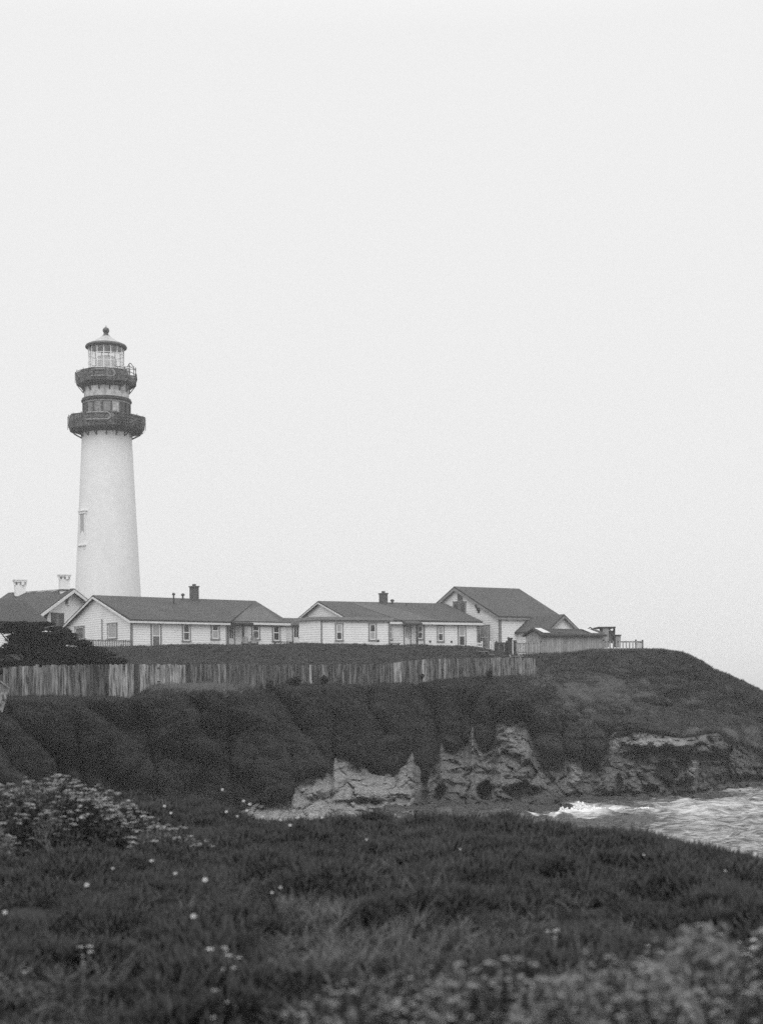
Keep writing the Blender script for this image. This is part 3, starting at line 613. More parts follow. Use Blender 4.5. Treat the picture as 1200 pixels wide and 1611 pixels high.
# brackets under both galleries
for k in range(16):
    b = MB(); a = 2*math.pi*k/16+.17; b.beam(radial(a, rr_(690)-.02)+Vector((0,0,tz(690))), radial(a+.02*((-1)**k), 56/KP)+Vector((0,0,tz(679)-.1)), .10)
    b.beam(radial(a, rr_(690)+.03)+Vector((0,0,tz(690))), radial(a, rr_(690)+.03)+Vector((0,0,tz(676))), .09)
    b.build('bracket', MT['metal_dark'], g1)
rd = 35.2/KP
for k in range(14):
    b = MB(); a = 2*math.pi*k/14+.1; b.beam(radial(a, rd+.04)+Vector((0,0,tz(619))), radial(a, 46/KP)+Vector((0,0,tz(606))), .09); b.beam(radial(a, rd+.05)+Vector((0,0,tz(619))), radial(a, rd+.05)+Vector((0,0,tz(603))), .1)
    b.build('bracket', MT['metal_dark'], g2)
# service room below the lantern, window band, dark cornice
b = MB(); b.lathe(tc_, [(rd,tz(662)),(rd,tz(637)),(rd+.12,tz(636.5)),(rd+.12,tz(634.5)),(rd-.02,tz(634)),(rd-.02,tz(600))], 48); drum = b.build('watch_room', MT['drum'], lh, False)
b = MB()
for zt, dr in ((tz(629),.22),(tz(631.5),.30),(tz(633.5),.18)): b.lathe(tc_, [(rd-.05,zt-.13),(rd+dr,zt-.13),(rd+dr,zt+.0),(rd-.05,zt+.02)], 48, closed=True)
b.build('cornice', MT['metal_dark'], drum)
NP = 16; tn = [.8,.3,.9,.15,.25,1,.05,.45,.3,.1,.4,.45,.45,.95,.05,.1]
for k in range(NP):
    b = MB(); mu = MB()
    a0_, a1_ = 2*math.pi*k/NP+.03, 2*math.pi*(k+1)/NP-.03
    p0, p1 = radial(a0_, rd+.06), radial(a1_, rd+.06); zl, zh = tz(660), tz(637)
    if k not in (6,14): b.frame_box(p0+Vector((0,0,zl)), p1-p0, -radial((a0_+a1_)/2,.08)+Vector((TX,TD,0)), (0,0,zh-zl), tn[k]); b.build('window_panel', MT['panel'], drum)
    am = 2*math.pi*k/NP; mu.beam(radial(am,rd+.12)+Vector((0,0,zl)), radial(am,rd+.12)+Vector((0,0,zh)), .16); mu.build('mullion', MT['metal_dark'], drum)
b = MB(); b.lathe(tc_, [(rd+.02,tz(660)),(rd+.02,tz(637))], 40); b.build('window', MT['pane'], drum)
# small rail on the right: cantilever basket with posts
b = MB()
for a in (330, 346, 358):
    for r0 in (2.75, 3.45): b.beam(radial(R(a),r0)+Vector((0,0,tz(608))), radial(R(a),r0)+Vector((0,0,tz(581-(r0>3)*2))), .08)
for z_ in (tz(582),tz(590)):
    b.beam(radial(R(330),3.45)+Vector((0,0,z_)), radial(R(358),3.45)+Vector((0,0,z_)), .06); b.beam(radial(R(330),2.75)+Vector((0,0,z_)), radial(R(330),3.45)+Vector((0,0,z_)), .06)
pts = [radial(R(340),2.8+.12*i)+Vector((0,0,tz(581)+.45*math.sin(math.pi*i/6))) for i in range(7)]; b.tube(pts,.05,5)
b.beam(radial(R(300),2.7)+Vector((0,0,tz(583))), radial(R(352),3.5)+Vector((0,0,tz(584))), .05)
b.build('hand_rail', MT['metal_dark'], g2)
b = MB(); cN = radial(R(345),3.12); b.lathe((cN.x,cN.y), [(.35,tz(608.5)),(.48,tz(604)),(.50,tz(598)),(.42,tz(594))], 9); b.build('basket', MT['net'], g2)
# lantern
rl = 27.5/KP
b = MB(); b.lathe(tc_, [(rl+.1,tz(606)),(rl+.12,tz(586.5)),(rl+.02,tz(585))], 40); lan = b.build('lantern', MT['white2'], lh)
b = MB()
V = []
for k in range(32):
    a = 2*math.pi*k/32; b.v += [(TX+(rl-.03)*math.cos(a),TD+(rl-.03)*math.sin(a),tz(585)),(TX+(rl-.03)*math.cos(a),TD+(rl-.03)*math.sin(a),tz(549))]; b.t += [.5,.5]
for k in range(32): b.f.append((2*k,(2*k+2)%64,(2*k+3)%64,2*k+1))
b.build('glazing', MT['glass'], lan)
for k in range(16):
    b = MB(); a = 2*math.pi*k/16+.06; b.beam(radial(a,rl)+Vector((0,0,tz(585))), radial(a,rl)+Vector((0,0,tz(548))), .085); b.build('mullion', MT['white'], lan)
b = MB()
for y in (583,572,560): 
    b.lathe(tc_, [(rl-.04,tz(y)),(rl+.04,tz(y)),(rl+.04,tz(y)+.06),(rl-.04,tz(y)+.06)], 32, closed=True)
b.build('glazing_bar', MT['white'], lan)
b = MB(); b.lathe(tc_, [(.9,tz(584)),(1.25,tz(578)),(1.3,tz(567)),(1.0,tz(562)),(.5,tz(560))], 24); b.build('lens', MT['white2'], lan, True)
b = MB(); b.lathe(tc_, [(rl-.1,tz(549)),(32/KP,tz(548)),(32.5/KP,tz(546)),(31/KP,tz(543.5)),(28.5/KP,tz(542.5))], 48); rim = b.build('lantern_roof_rim', MT['metal_dark'], lan)
b = MB(); b.lathe(tc_, [(28.4/KP,tz(542.4)),(18/KP,tz(537)),(10/KP,tz(532)),(5.5/KP,tz(528.5))], 48); cone = b.build('lantern_roof', MT['cone'], lan)
b = MB(); b.lathe(tc_, [(5.6/KP,tz(529.6)),(5.8/KP,tz(528)),(4.2/KP,tz(527.5)),(4/KP,tz(525)),(2.6/KP,tz(524))]+[(5.1/KP*math.sin(math.pi*i/10)+.01,tz(520)-5.1/KP*math.cos(math.pi*i/10)) for i in range(1,10)]+[(.06,tz(514.8)),(.02,tz(512))], 20); b.build('finial_ball', MT['metal_dark'], cone, True)

# ============================================================ BUILDINGS
class Wall:
    """vertical wall through O along unit d, outward normal n; places things on it by photo column/row"""
    def __init__(s, O, d, n): s.O = Vector((O[0],O[1],0)); s.d = Vector((d[0],d[1],0)).normalized(); s.n = Vector((n[0],n[1],0)).normalized()
    def u(s, px): return solve_u((s.O.x,s.O.y), (s.d.x,s.d.y), px)
    def z(s, px, py): p = s.O+s.d*s.u(px); return PV(px,py,p.y).z
    def at(s, u, z, off=0): return s.O+s.d*u+s.n*off+Vector((0,0,z))
    def clap(s, b, prof_lo, prof_hi, z0, z1, h=.21, proud=.022):
        """lapped boards between left/right edges given as functions of height"""
        nb = max(1, round((z1-z0)/h)); hh = (z1-z0)/nb
        for i in range(nb):
            za, zb_ = z0+i*hh, z0+(i+1)*hh; a0,a1 = prof_lo(za), prof_hi(za); c0_,c1_ = prof_lo(zb_), prof_hi(zb_)
            if a1-a0 < .02: continue
            tn_ = random.uniform(.46,.54)
            p = [s.at(a0,za,proud),s.at(a1,za,proud),s.at(c1_,zb_,.004),s.at(c0_,zb_,.004)]; q_ = [s.at(a0,za,0),s.at(a1,za,0),s.at(a1,za,proud),s.at(a0,za,proud)]
            if (p[1]-p[0]).cross(p[3]-p[0]).dot(s.n) < 0: p.reverse(); q_.reverse()
            b.poly(p, tn_); b.poly(q_, tn_)
    def plate(s, b, u0, u1, z0, z1, o0, o1, tone=.5):
        b.frame_box(s.at(u0,z0,o0), s.d*(u1-u0), s.n*(o1-o0), (0,0,z1-z0), tone)
def window(wl, box, parent, style='sash', pm='pane', lower=None, trim='trim'):
    """box: photo pixels of the outer casing (x0,y0,x1,y1)"""
    x0,y0,x1,y1 = box; xm = (x0+x1)/2; u0,u1 = wl.u(x0),wl.u(x1); u0,u1 = min(u0,u1),max(u0,u1); zt,zb_ = wl.z(xm,y0),wl.z(xm,y1)
    c = min(.16,(u1-u0)*.13); b = MB()
    wl.plate(b,u0,u0+c,zb_,zt,.0,.09); wl.plate(b,u1-c,u1,zb_,zt,.0,.09); wl.plate(b,u0-.03,u1+.03,zt,zt+.12,.0,.11)
    if style != 'door': wl.plate(b,u0-.05,u1+.05,zb_-.09,zb_,.0,.14)
    wnd = b.build('door_frame' if style=='door' else 'window', MT[trim], parent)
    a0,a1,z0,z1 = u0+c,u1-c,zb_,zt; s_ = .085 if style != 'dark' else .04
    if style == 'door':
        b = MB(); zm = z0+(z1-z0)*.42; wl.plate(b,a0,a1,z0,zm,.03,.075); wl.plate(b,a0,a0+s_,zm,z1,.03,.075); wl.plate(b,a1-s_,a1,zm,z1,.03,.075); wl.plate(b,a0+s_,a1-s_,z1-s_,z1,.03,.075)
        wl.plate(b,(a0+a1)/2-.02,(a0+a1)/2+.02,zm,z1-s_,.04,.085)
        dr = b.build('door', MT['white'], parent); b = MB(); wl.plate(b,a0+s_,a1-s_,zm,z1-s_,.045,.055); b.build('pane', MT[pm], dr)
        b = MB(); wl.plate(b,a1-.12,a1-.07,z0+(z1-z0)*.38,z0+(z1-z0)*.38+.08,.075,.12); b.build('handle', MT['metal_dark'], dr)
        return dr
    b = MB(); zm = (z0+z1)/2
    wl.plate(b,a0,a0+s_,z0,z1,.03,.07); wl.plate(b,a1-s_,a1,z0,z1,.03,.07); wl.plate(b,a0+s_,a1-s_,z0,z0+s_,.03,.07); wl.plate(b,a0+s_,a1-s_,z1-s_,z1,.03,.07)
    if style in ('sash','tall'): wl.plate(b,a0+s_,a1-s_,zm-.04,zm+.04,.03,.078)
    if style == 'grid':
        wl.plate(b,(a0+a1)/2-.05,(a0+a1)/2+.05,z0+s_,z1-s_,.03,.07)
    b.build('sash', MT['trim' if style == 'dark' else 'white'], wnd)
    b = MB(); wl.plate(b,a0+s_,a1-s_,z0+s_ if lower is None else zm,z1-s_,.045,.055); b.build('pane', MT[pm], wnd)
    if lower is not None: b = MB(); wl.plate(b,a0+s_,a1-s_,z0+s_,zm-.041,.045,.055); b.build('pane', MT[lower], wnd)
    return wnd
def solid(b, foot, z0, zf):
    """closed inner core: footprint loop extruded from z0 to per-corner heights (kept inside the cladding)"""
    n = len(foot); base = len(b.v); b.v += [(p[0],p[1],z0) for p in foot]+[(p[0],p[1],zf[i] if hasattr(zf,'__len__') else zf) for i,p in enumerate(foot)]; b.t += [.5]*(2*n)
    b.f.append(tuple(base+i for i in reversed(range(n)))); b.f.append(tuple(base+n+i for i in range(n)))
    for i in range(n): j = (i+1)%n; b.f.append((base+i,base+j,base+n+j,base+n+i))
GZ0 = 11.0                         # foundations start below the turf
def frame(phi): p = R(phi); return Vector((math.cos(p),math.sin(p),0)), Vector((-math.sin(p),math.cos(p),0))
def pt(A, e, g, s, w_, z): v = Vector((A[0],A[1],0))+e*s+g*w_; return Vector((v.x,v.y,z))
def chimney(parent, c, sx_, sy_, z0, z1, d, m='brick', cap=True):
    b = MB(); b.box((c[0],c[1],z0), sx_, sy_, z1-z0, d); 
    if cap: b.box((c[0],c[1],z1), sx_+.12, sy_+.12, .12, d); b.box((c[0],c[1],z1+.12), sx_*.4, sy_*.4, .2, d)
    return b.build('chimney', MT[m], parent)
def pipe(parent, c, z0, z1, r=.09, cap=True, m='metal_dark'):
    b = MB(); pr = [(r,z0),(r,z1)];
    b.lathe(c, pr, 8); 
    if cap: b.lathe(c, [(r*1.9,z1-.02),(r*2.1,z1+.12),(r*.8,z1+.22)], 8)
    return b.build('vent_pipe', MT[m], parent)

# ---- first long house: gable to the left, front wall facing the camera
e1, g1_ = frame(36); A1 = PV(207,1000,130); A = (A1.x,A1.y)
W1 = solve_u(A,(g1_.x,g1_.y),101,15.); L1 = solve_u(A,(e1.x,e1.y),458,14.6)
h1 = thing('long_house', (A[0],A[1],GZ0), 'long low white house with a wide clapboard gable end, nearest the lighthouse', 'house', 'low white houses')
front = Wall(A, e1, -g1_); gab = Wall(A, g1_, -e1)
ze_ = z_at(207,975,130)
za_u = gab.u(152); za_ = gab.z(152,939); zl_ = gab.z(101,990)
uS = front.u(357); back = .9                       # the right part of the front steps back a little
def q1_(s,w_,z): return pt(A,e1,g1_,s,w_,z)
b = MB(); solid(b, [q1_(s,w_,0)[:2] for s,w_ in ((.03,.03),(uS-.03,.03),(uS-.03,back+.03),(L1,back+.03),(L1,W1-.03),(.03,W1-.03))], GZ0, ze_-.35)
front.clap(b, lambda z:0, lambda z:uS, GZ0+.5, ze_-.02)
gl = lambda z: 0.0 if z < ze_ else (z-ze_)/(za_-ze_)*za_u
gr_ = lambda z: W1 if z < zl_ else W1-(z-zl_)/(za_-zl_)*(W1-za_u)
gab.clap(b, gl, gr_, GZ0+.5, za_-.05)
step_w = Wall(q1_(uS,0,0), g1_, e1); step_w.clap(b, lambda z:0, lambda z:back, GZ0+.5, ze_-.02)
fr2 = Wall(q1_(0,back,0), e1, -g1_); L1c = L1; fr2.clap(b, lambda z:uS, lambda z:L1c, GZ0+.5, ze_-.02)
h1w = b.build('wall', MT['white'], h1)
# roof: front slope, back slope, hip at the right
zr2 = ze_+.18; rs = solve_u((q1_(0,za_u,0).x,q1_(0,za_u,0).y),(e1.x,e1.y),402,za_+.1); ov = .35
def R1(s,w_,z): return q1_(s,w_,z)
slope = (za_-ze_)/za_u; E0 = ze_-slope*ov+.16; zt_ = za_+.16; B0 = zl_-.1+.16
uV = front.u(340)
b = MB(); b.slab([[R1(-ov*.6,-ov,E0),R1(uS+.2,-ov,E0),R1(rs,za_u,zt_),R1(-ov,za_u,zt_)],
   [R1(-ov,za_u,zt_),R1(rs,za_u,zt_),R1(L1+.3,W1+ov,B0),R1(-ov,W1+ov,B0)],
   [R1(uS+.2,-ov,E0),R1(uS+.2,back-ov,E0+slope*.3),R1(rs,za_u,zt_)],
   [R1(uS+.2,back-ov,E0+slope*.3),R1(L1+.3,back-ov,E0+slope*.3),R1(rs,za_u,zt_)],[R1(L1+.3,back-ov,E0+slope*.3),R1(L1+.3,W1+ov,B0),R1(rs,za_u,zt_)]], .16, .42)
rf1 = b.build('roof', MT['roof'], h1)
# cross slope over the right half, the light on it painted as paler roofing
b = MB(); k0 = .45
def onroof(s,w_): # height of the right front slope plane
    a_,b_2,c_ = R1(uS+.2,back-ov,E0+slope*.3),R1(L1+.3,back-ov,E0+slope*.3),R1(rs,za_u,zt_); n_2 = (b_2-a_).cross(c_-a_); v = pt(A,e1,g1_,s,w_,0); return a_.z-(n_2.x*(v.x-a_.x)+n_2.y*(v.y-a_.y))/n_2.z
s0,s1_ = uS+.9, L1-1.0
b.slab([[R1(s0,back-ov-.02,onroof(s0,back-ov)+.03),R1(s1_,back-ov-.02,onroof(s1_,back-ov)+.03),R1(rs-.2,za_u*.78,onroof(rs-.2,za_u*.78)+.03),R1((s0+rs)/2,za_u*.55,onroof((s0+rs)/2,za_u*.55)+.03)]], .02, .95); b.build('lit_slope_tint', MT['roof'], rf1)
b = MB()   # fascia and rake boards
front.plate(b,-ov,uS+.2,E0-.34,E0-.165,ov-.02,ov+.03); fr2.plate(b,uS+.2,L1+.3,E0-.20,E0+.02,ov-.02,ov+.03)
def rake(b, wl, ua, za, ub, zb2, off, h=.26, th=.05):
    p,q_ = wl.at(ua,za,off),wl.at(ub,zb2,off); b.frame_box(p-Vector((0,0,h)), q_-p, wl.n*th, (0,0,h))
rake(b,gab,-ov,E0-.16,za_u,zt_-.16,ov,.18); rake(b,gab,W1+ov,B0-.16,za_u,zt_-.16,ov,.18)
b.build('fascia', MT['white2'], h1)
b = MB(); front.plate(b,-.03,.13,GZ0+.5,ze_-.05,.026,.06); gab.plate(b,-.03,.13,GZ0+.5,ze_-.05,.026,.06); front.plate(b,uS-.12,uS+.03,GZ0+.5,ze_-.05,.026,.06); front.plate(b,0,uS,ze_-.30,ze_-.18,.03,.08); fr2.plate(b,uS,L1,ze_-.30,ze_-.18,.03,.08); b.build('corner_board', MT['trim'], h1)
for bx,kw in (((237,982,254,1019),dict(style='tall',pm='pane_l',lower='pane_m')),((286.5,982,300,1008),dict()),((331.5,980,345.5,1005),dict(pm='pane',lower='pane_l'))): window(front,bx,h1,**kw)
for bx in ((395.5,980,409,1005),(428,983,441,1008)): window(fr2,bx,h1,lower='pane_m' if bx[0]<400 else None)
window(fr2,(358,984,369.5,1019),h1,'door',pm='pane_m'); window(gab,(119,987,134,1006.5),h1,'one',pm='pane_m'); window(gab,(170,982,185.5,1004),h1,'one',pm='pane_l')
# gable vent, downpipe
b = MB(); uc = gab.u(151.5); zc_ = gab.z(151.5,944.5); b.poly([gab.at(uc+.55*math.cos(math.pi*i/8),zc_+.42*math.sin(math.pi*i/8),.05) for i in range(9)]); b.build('gable_vent', MT['metal_dark'], h1)
b = MB(); up = gab.u(162); b.tube([gab.at(up,gab.z(162,1010),.08),gab.at(up,gab.z(162,974),.08)], .045, 6); b.build('downpipe', MT['trim'], h1)
# porch over the door
b = MB(); uu0,uu1 = fr2.u(357.5),fr2.u(386); b.slab([[fr2.at(uu0,ze_-.05,1.6),fr2.at(uu1,ze_-.05,1.6),fr2.at(uu1,ze_+.15,-.1),fr2.at(uu0,ze_+.15,-.1)]],.18,.4); pr = b.build('porch_roof', MT['roof'], h1)
b = MB(); uu = fr2.u(371); b.frame_box(fr2.at(uu,GZ0+.6,1.2),fr2.d*.16,fr2.n*.16,(0,0,ze_-GZ0-.75)); b.build('porch_post', MT['darktrim'], h1)
ch = q1_(solve_u((q1_(0,za_u,0).x,q1_(0,za_u,0).y),(e1.x,e1.y),302,za_),za_u-.5,0); chimney(rf1,ch,.62,.8,za_-.6,z_at(302,924,ch.y),e1)
for pxx,wf,top,r in ((288,.93,937,.09),(273.5,.72,936,.08)):
    w2 = za_u*wf; o_ = q1_(0,w2,0); s_ = solve_u((o_.x,o_.y),(e1.x,e1.y),pxx,za_); c = q1_(s_,w2,0); pipe(rf1,(c.x,c.y),E0+slope*(w2+ov)-.2,z_at(pxx,top,c.y),r)

# ---- short link between the two long houses
lk = thing('link_wing', (*q1_(L1,back+1.2,0)[:2],GZ0), 'small low white link wing with a part-glazed door joining the two long houses', 'annex')
wl2 = Wall(q1_(0,back+1.4,0), e1, -g1_); u0 = L1+.02; u1 = solve_u((wl2.O.x,wl2.O.y),(e1.x,e1.y),474,14)
b = MB(); solid(b,[wl2.at(u,0,-o)[:2] for u,o in ((u0,.03),(u1+1.2,.03),(u1+1.2,5),(u0,5))],GZ0,ze_-.3); wl2.clap(b,lambda z:u0,lambda z:u1+1.2,GZ0+.5,ze_-.05); b.build('wall', MT['white'], lk)
b = MB(); b.slab([[wl2.at(u0+.3,ze_+.02,.3),wl2.at(u1+1.4,ze_+.02,.3),wl2.at(u1+1.4,ze_+.85,-2.6),wl2.at(u0+.3,ze_+.85,-2.6)],[wl2.at(u0+.3,ze_+.85,-2.6),wl2.at(u1+1.4,ze_+.85,-2.6),wl2.at(u1+1.4,ze_+.1,-5.2),wl2.at(u0+.3,ze_+.1,-5.2)]],.15,.6); b.build('roof', MT['roof'], lk)
window(wl2,(459.5,984,472,1016),lk,'door',pm='pane')

# ---- second long house
e2, g2_ = frame(24); A2 = PV(552,1000,136); A = (A2.x,A2.y)
W2 = solve_u(A,(g2_.x,g2_.y),470,15.); L2 = solve_u(A,(e2.x,e2.y),751,15.)
h2 = thing('long_house', (A[0],A[1],GZ0), 'long low white house with a small gable above a flat-topped corner block', 'house', 'low white houses')
def q2_(s,w_,z): return pt(A,e2,g2_,s,w_,z)
front = Wall(A,e2,-g2_); gab = Wall(A,g2_,-e2); ze_ = z_at(552,976,136); uA = gab.u(505); zA = gab.z(505,948)
zB = gab.z(470,976)
b = MB(); solid(b,[q2_(s,w_,0)[:2] for s,w_ in ((.03,.03),(L2-.03,.03),(L2-.03,W2),(.03,W2))],GZ0,ze_-.35)
front.clap(b,lambda z:-.2,lambda z:L2,GZ0+.5,ze_-.02)
gl2 = lambda z: (z-ze_)/(zA-ze_)*uA if z>ze_ else 0; gr2 = lambda z: W2-(z-zB)/(zA-zB)*(W2-uA) if z>zB else W2
gab.clap(b,gl2,gr2,ze_-.6,zA-.05)
rend = Wall(q2_(L2,0,0),g2_,e2); b.build('wall', MT['white'], h2)
rs = solve_u((q2_(0,uA,0).x,q2_(0,uA,0).y),(e2.x,e2.y),700,zA); slope = (zA-ze_)/uA; E0 = ze_-slope*ov+.16; zt_ = zA+.16
b = MB(); Q = q2_
b.slab([[Q(-.3,-ov,E0),Q(L2+.4,-ov,E0),Q(rs,uA,zt_),Q(-.3,uA,zt_)],[Q(-.3,uA,zt_),Q(rs,uA,zt_),Q(L2+.4,W2+ov,E0),Q(-.3,W2+ov,zB)],[Q(L2+.4,-ov,E0),Q(L2+.4,W2+ov,E0),Q(rs,uA,zt_)]],.16,.42)
rf2 = b.build('roof', MT['roof'], h2)
def on2(w_): return E0+slope*(w_+ov)
ua_,ub_ = front.u(648),front.u(690)
b = MB(); b.slab([[Q(ua_-1.5,-ov-.02,on2(-ov)+.03),Q(ub_,-ov-.02,on2(-ov)+.03),Q(ub_-3.5,uA*.93,on2(uA*.93)+.03),Q(ua_-3.5,uA*.93,on2(uA*.93)+.03)]],.02,.95); b.build('lit_slope_tint', MT['roof'], rf2)  # paler sheet paints the light caught by the cross slope
# corner block in front with a flat roof
cb = 2.6; un0 = -4.2
c5 = Wall(q2_(0,-cb,0),e2,-g2_); s5 = c5.u(505); s6 = c5.u(612.5)
lf = Wall(c5.at(s5,0,0),Vector((-.70,.714,0)),Vector((-.714,-.70,0))); wl_ = lf.u(471)
b = MB(); ft = [c5.at(s5,0,-.03)[:2],c5.at(s6,0,-.03)[:2],c5.at(s6,0,-cb)[:2],lf.at(wl_,0,-2)[:2],lf.at(wl_,0,-.03)[:2]]; solid(b,ft,GZ0,ze_-.12)
c5.clap(b,lambda z:s5,lambda z:s6,GZ0+.5,ze_-.15); lf.clap(b,lambda z:0,lambda z:wl_,GZ0+.5,ze_-.15)
Wall(c5.at(s6,0,0),g2_,e2).clap(b,lambda z:0,lambda z:cb,GZ0+.5,ze_-.15); b.build('corner_block', MT['white'], h2)
b = MB(); zf_ = ze_-.14
b.slab([[c5.at(s5-.1,zf_+.3,.3),c5.at(s6+.3,zf_+.3,.3),c5.at(s6+.3,zf_+.3,-cb-.3),lf.at(wl_+.2,zf_+.3,-2.2),lf.at(wl_+.3,zf_+.3,.3)]],.28,.4); b.build('flat_roof', MT['trim'], h2)
b = MB(); rake(b,gab,-.1,E0-.02,uA,zt_-.16,.3,.12); rake(b,gab,W2+.2,zB-.1,uA,zt_-.16,.3,.12); front.plate(b,s6+.3,L2+.4,E0-.38,E0-.165,ov-.02,ov+.03); b.build('fascia', MT['white2'], h2)
b = MB(); c5.plate(b,s5-.05,s5+.12,GZ0+.5,ze_-.2,.026,.06); c5.plate(b,s6-.12,s6+.04,GZ0+.5,ze_-.2,.026,.06); ux = front.u(667); front.plate(b,ux-.07,ux+.07,GZ0+.5,ze_-.2,.026,.05); front.plate(b,L2-.12,L2+.03,GZ0+.5,ze_-.2,.026,.06); c5.plate(b,s5,s6,zf_-.12,zf_-.01,.03,.2); front.plate(b,s6,L2,ze_-.3,ze_-.18,.03,.08); b.build('corner_board', MT['trim'], h2)
for bx,kw in (((527,982,539.5,1007),dict(pm='pane_l',lower='pane')),((579.5,982,592,1006.5),dict(pm='pane',lower='pane_l'))): window(c5,bx,h2,**kw)
for bx,kw in (((611.5,982.5,616.8,1005.5),dict()),((655,984,666,1005),dict(pm='pane')),((687,985,698,1008.5),dict(pm='pane_l',lower='pane')),((719.5,985,732.5,1016),dict(style='tall',pm='pane_l',lower='pane'))): window(front,bx,h2,**kw)
window(front,(634.5,986,646,1016),h2,'door',pm='pane_l')
b = MB(); up = front.u(648); b.frame_box(front.at(up,GZ0+.6,.9),front.d*.16,front.n*.16,(0,0,ze_-GZ0-.75)); b.build('porch_post', MT['darktrim'], h2)
b = MB(); u_a,u_b = front.u(630),front.u(655); b.slab([[front.at(u_a,ze_-.25,1.4),front.at(u_b,ze_-.25,1.4),front.at(u_b,ze_+.1,.2),front.at(u_a,ze_+.1,.2)]],.14,.4); b.build('porch_roof', MT['roof'], h2)
for x_,y_ in ((676,1009),(709.5,1009.5),(594.5,1008)):
    b = MB(); wq = c5 if x_<612 else front; u_ = wq.u(x_); z_ = wq.z(x_,y_); wq.plate(b,u_-.10,u_+.10,z_-.09,z_+.09,.026,.08); b.build('wall_vent', MT['metal_dark'], h2)
o_ = q2_(0,uA-.4,0); c = q2_(solve_u((o_.x,o_.y),(e2.x,e2.y),603,zA),uA-.4,0); chimney(rf2,c,.62,.8,zA-.6,z_at(603,935,c.y),e2)
for pxx,wf,top,r in ((617,.9,946,.1),(624,1.0,947.5,.05),(639,.8,949,.06)):
    w2 = uA*wf; o_ = q2_(0,w2,0); c = q2_(solve_u((o_.x,o_.y),(e2.x,e2.y),pxx,zA),w2,0); pipe(rf2,(c.x,c.y),on2(w2)-.2,z_at(pxx,top,c.y),r,cap=r>.08)

# ---- tall barn-like house with its cross wing
e3, g3_ = frame(30); A3 = PV(786,1000,141); A = (A3.x,A3.y)
h3 = thing('tall_house', (A[0],A[1],GZ0), 'largest white house, steep dark roof and lower side wing, right of the others', 'house')
def q3_(s,w_,z): return pt(A,e3,g3_,s,w_,z)
front = Wall(A,e3,-g3_); gab = Wall(A,g3_,-e3); ze_ = z_at(786,970,141); uA = gab.u(718.5); zA = gab.z(718.5,925); W3 = 2*uA
L3 = solve_u(A,(e3.x,e3.y),880,16)
b = MB(); solid(b,[q3_(s,w_,0)[:2] for s,w_ in ((.03,.03),(L3,.03),(L3,W3),(.03,W3))],GZ0,ze_-.3)
front.clap(b,lambda z:0,lambda z:L3,GZ0+.3,ze_-.02)
gab.clap(b,lambda z:(z-ze_)/(zA-ze_)*uA if z>ze_ else 0,lambda z:W3-(z-ze_)/(zA-ze_)*uA if z>ze_ else W3,GZ0+.3,zA-.05,.22); b.build('wall', MT['white'], h3)
rs = solve_u((q3_(0,uA,0).x,q3_(0,uA,0).y),(e3.x,e3.y),816,zA); slope = (zA-ze_)/uA; ov3 = .3; E0 = ze_-slope*.25+.16; zt_ = zA+.16; Q = q3_
b = MB(); b.slab([[Q(-ov3,-.25,E0),Q(L3+.3,-.25,E0),Q(rs,uA,zt_),Q(-ov3,uA,zt_)],[Q(-ov3,uA,zt_),Q(rs,uA,zt_),Q(L3+.3,W3+.3,E0),Q(-ov3,W3+.3,E0)],[Q(L3+.3,-.25,E0),Q(L3+.3,W3+.3,E0),Q(rs,uA,zt_)]],.16,.5); rf3 = b.build('roof', MT['roof'], h3)
b = MB(); rake(b,gab,-.25,E0-.17,uA,zt_-.17,ov3,.28); rake(b,gab,W3+.3,E0-.17,uA,zt_-.17,ov3,.28); front.plate(b,-ov3,L3,E0-.36,E0-.165,.23,.28); b.build('fascia', MT['trim'], h3)
b = MB(); front.plate(b,-.03,.16,GZ0+.3,ze_-.05,.026,.07); gab.plate(b,-.03,.16,GZ0+.3,ze_-.05,.026,.07); b.build('corner_board', MT['trim'], h3)
window(gab,(720.5,933,728.5,945.5),h3,'dark',pm='pane'); window(gab,(713.5,947.5,723.3,966),h3,'dark',pm='pane_m'); window(gab,(723.9,948,733.5,966.8),h3,'dark',pm='pane_m')
window(gab,(753.5,985,770.5,1021),h3,'tall',pm='pane_l',lower='pane_l')
for x_ in (754,): b = MB(); u_ = gab.u(x_); z_ = (ze_+(u_/uA)*(zA-ze_)) if u_<uA else zA; b.beam(gab.at(u_,z_-1.0,.05),gab.at(u_,z_-.15,.5),.14); b.beam(gab.at(u_,z_-1.0,.06),gab.at(u_,z_-.1,.06),.12); b.build('eave_bracket', MT['darktrim'], h3)
# cross wing, gable facing the sea side
wd = 5.2; w0 = front.u(846); 
f4 = Wall(front.at(0,0,wd),e3,-g3_); s4 = f4.u(862.5); s4b = f4.u(905); sm = (s4+s4b)/2; ze4 = f4.z(863,989.5); za4 = f4.z(884,969)
s4 = s4; left4 = Wall(f4.at(s4,0,0),g3_,-e3)
b = MB(); solid(b,[f4.at(s,0,-o)[:2] for s,o in ((s4+.03,.03),(s4b-.03,.03),(s4b-.03,wd+1),(s4+.03,wd+1))],GZ0-.6,ze4-.25)
left4.clap(b,lambda z:0,lambda z:wd,GZ0,ze4-.05); f4.clap(b,lambda z:s4 if z<ze4 else s4+(z-ze4)/(za4-ze4)*(sm-s4),lambda z:s4b if z<ze4 else s4b-(z-ze4)/(za4-ze4)*(s4b-sm),GZ0,za4-.03); wing = b.build('side_wing', MT['white'], h3)
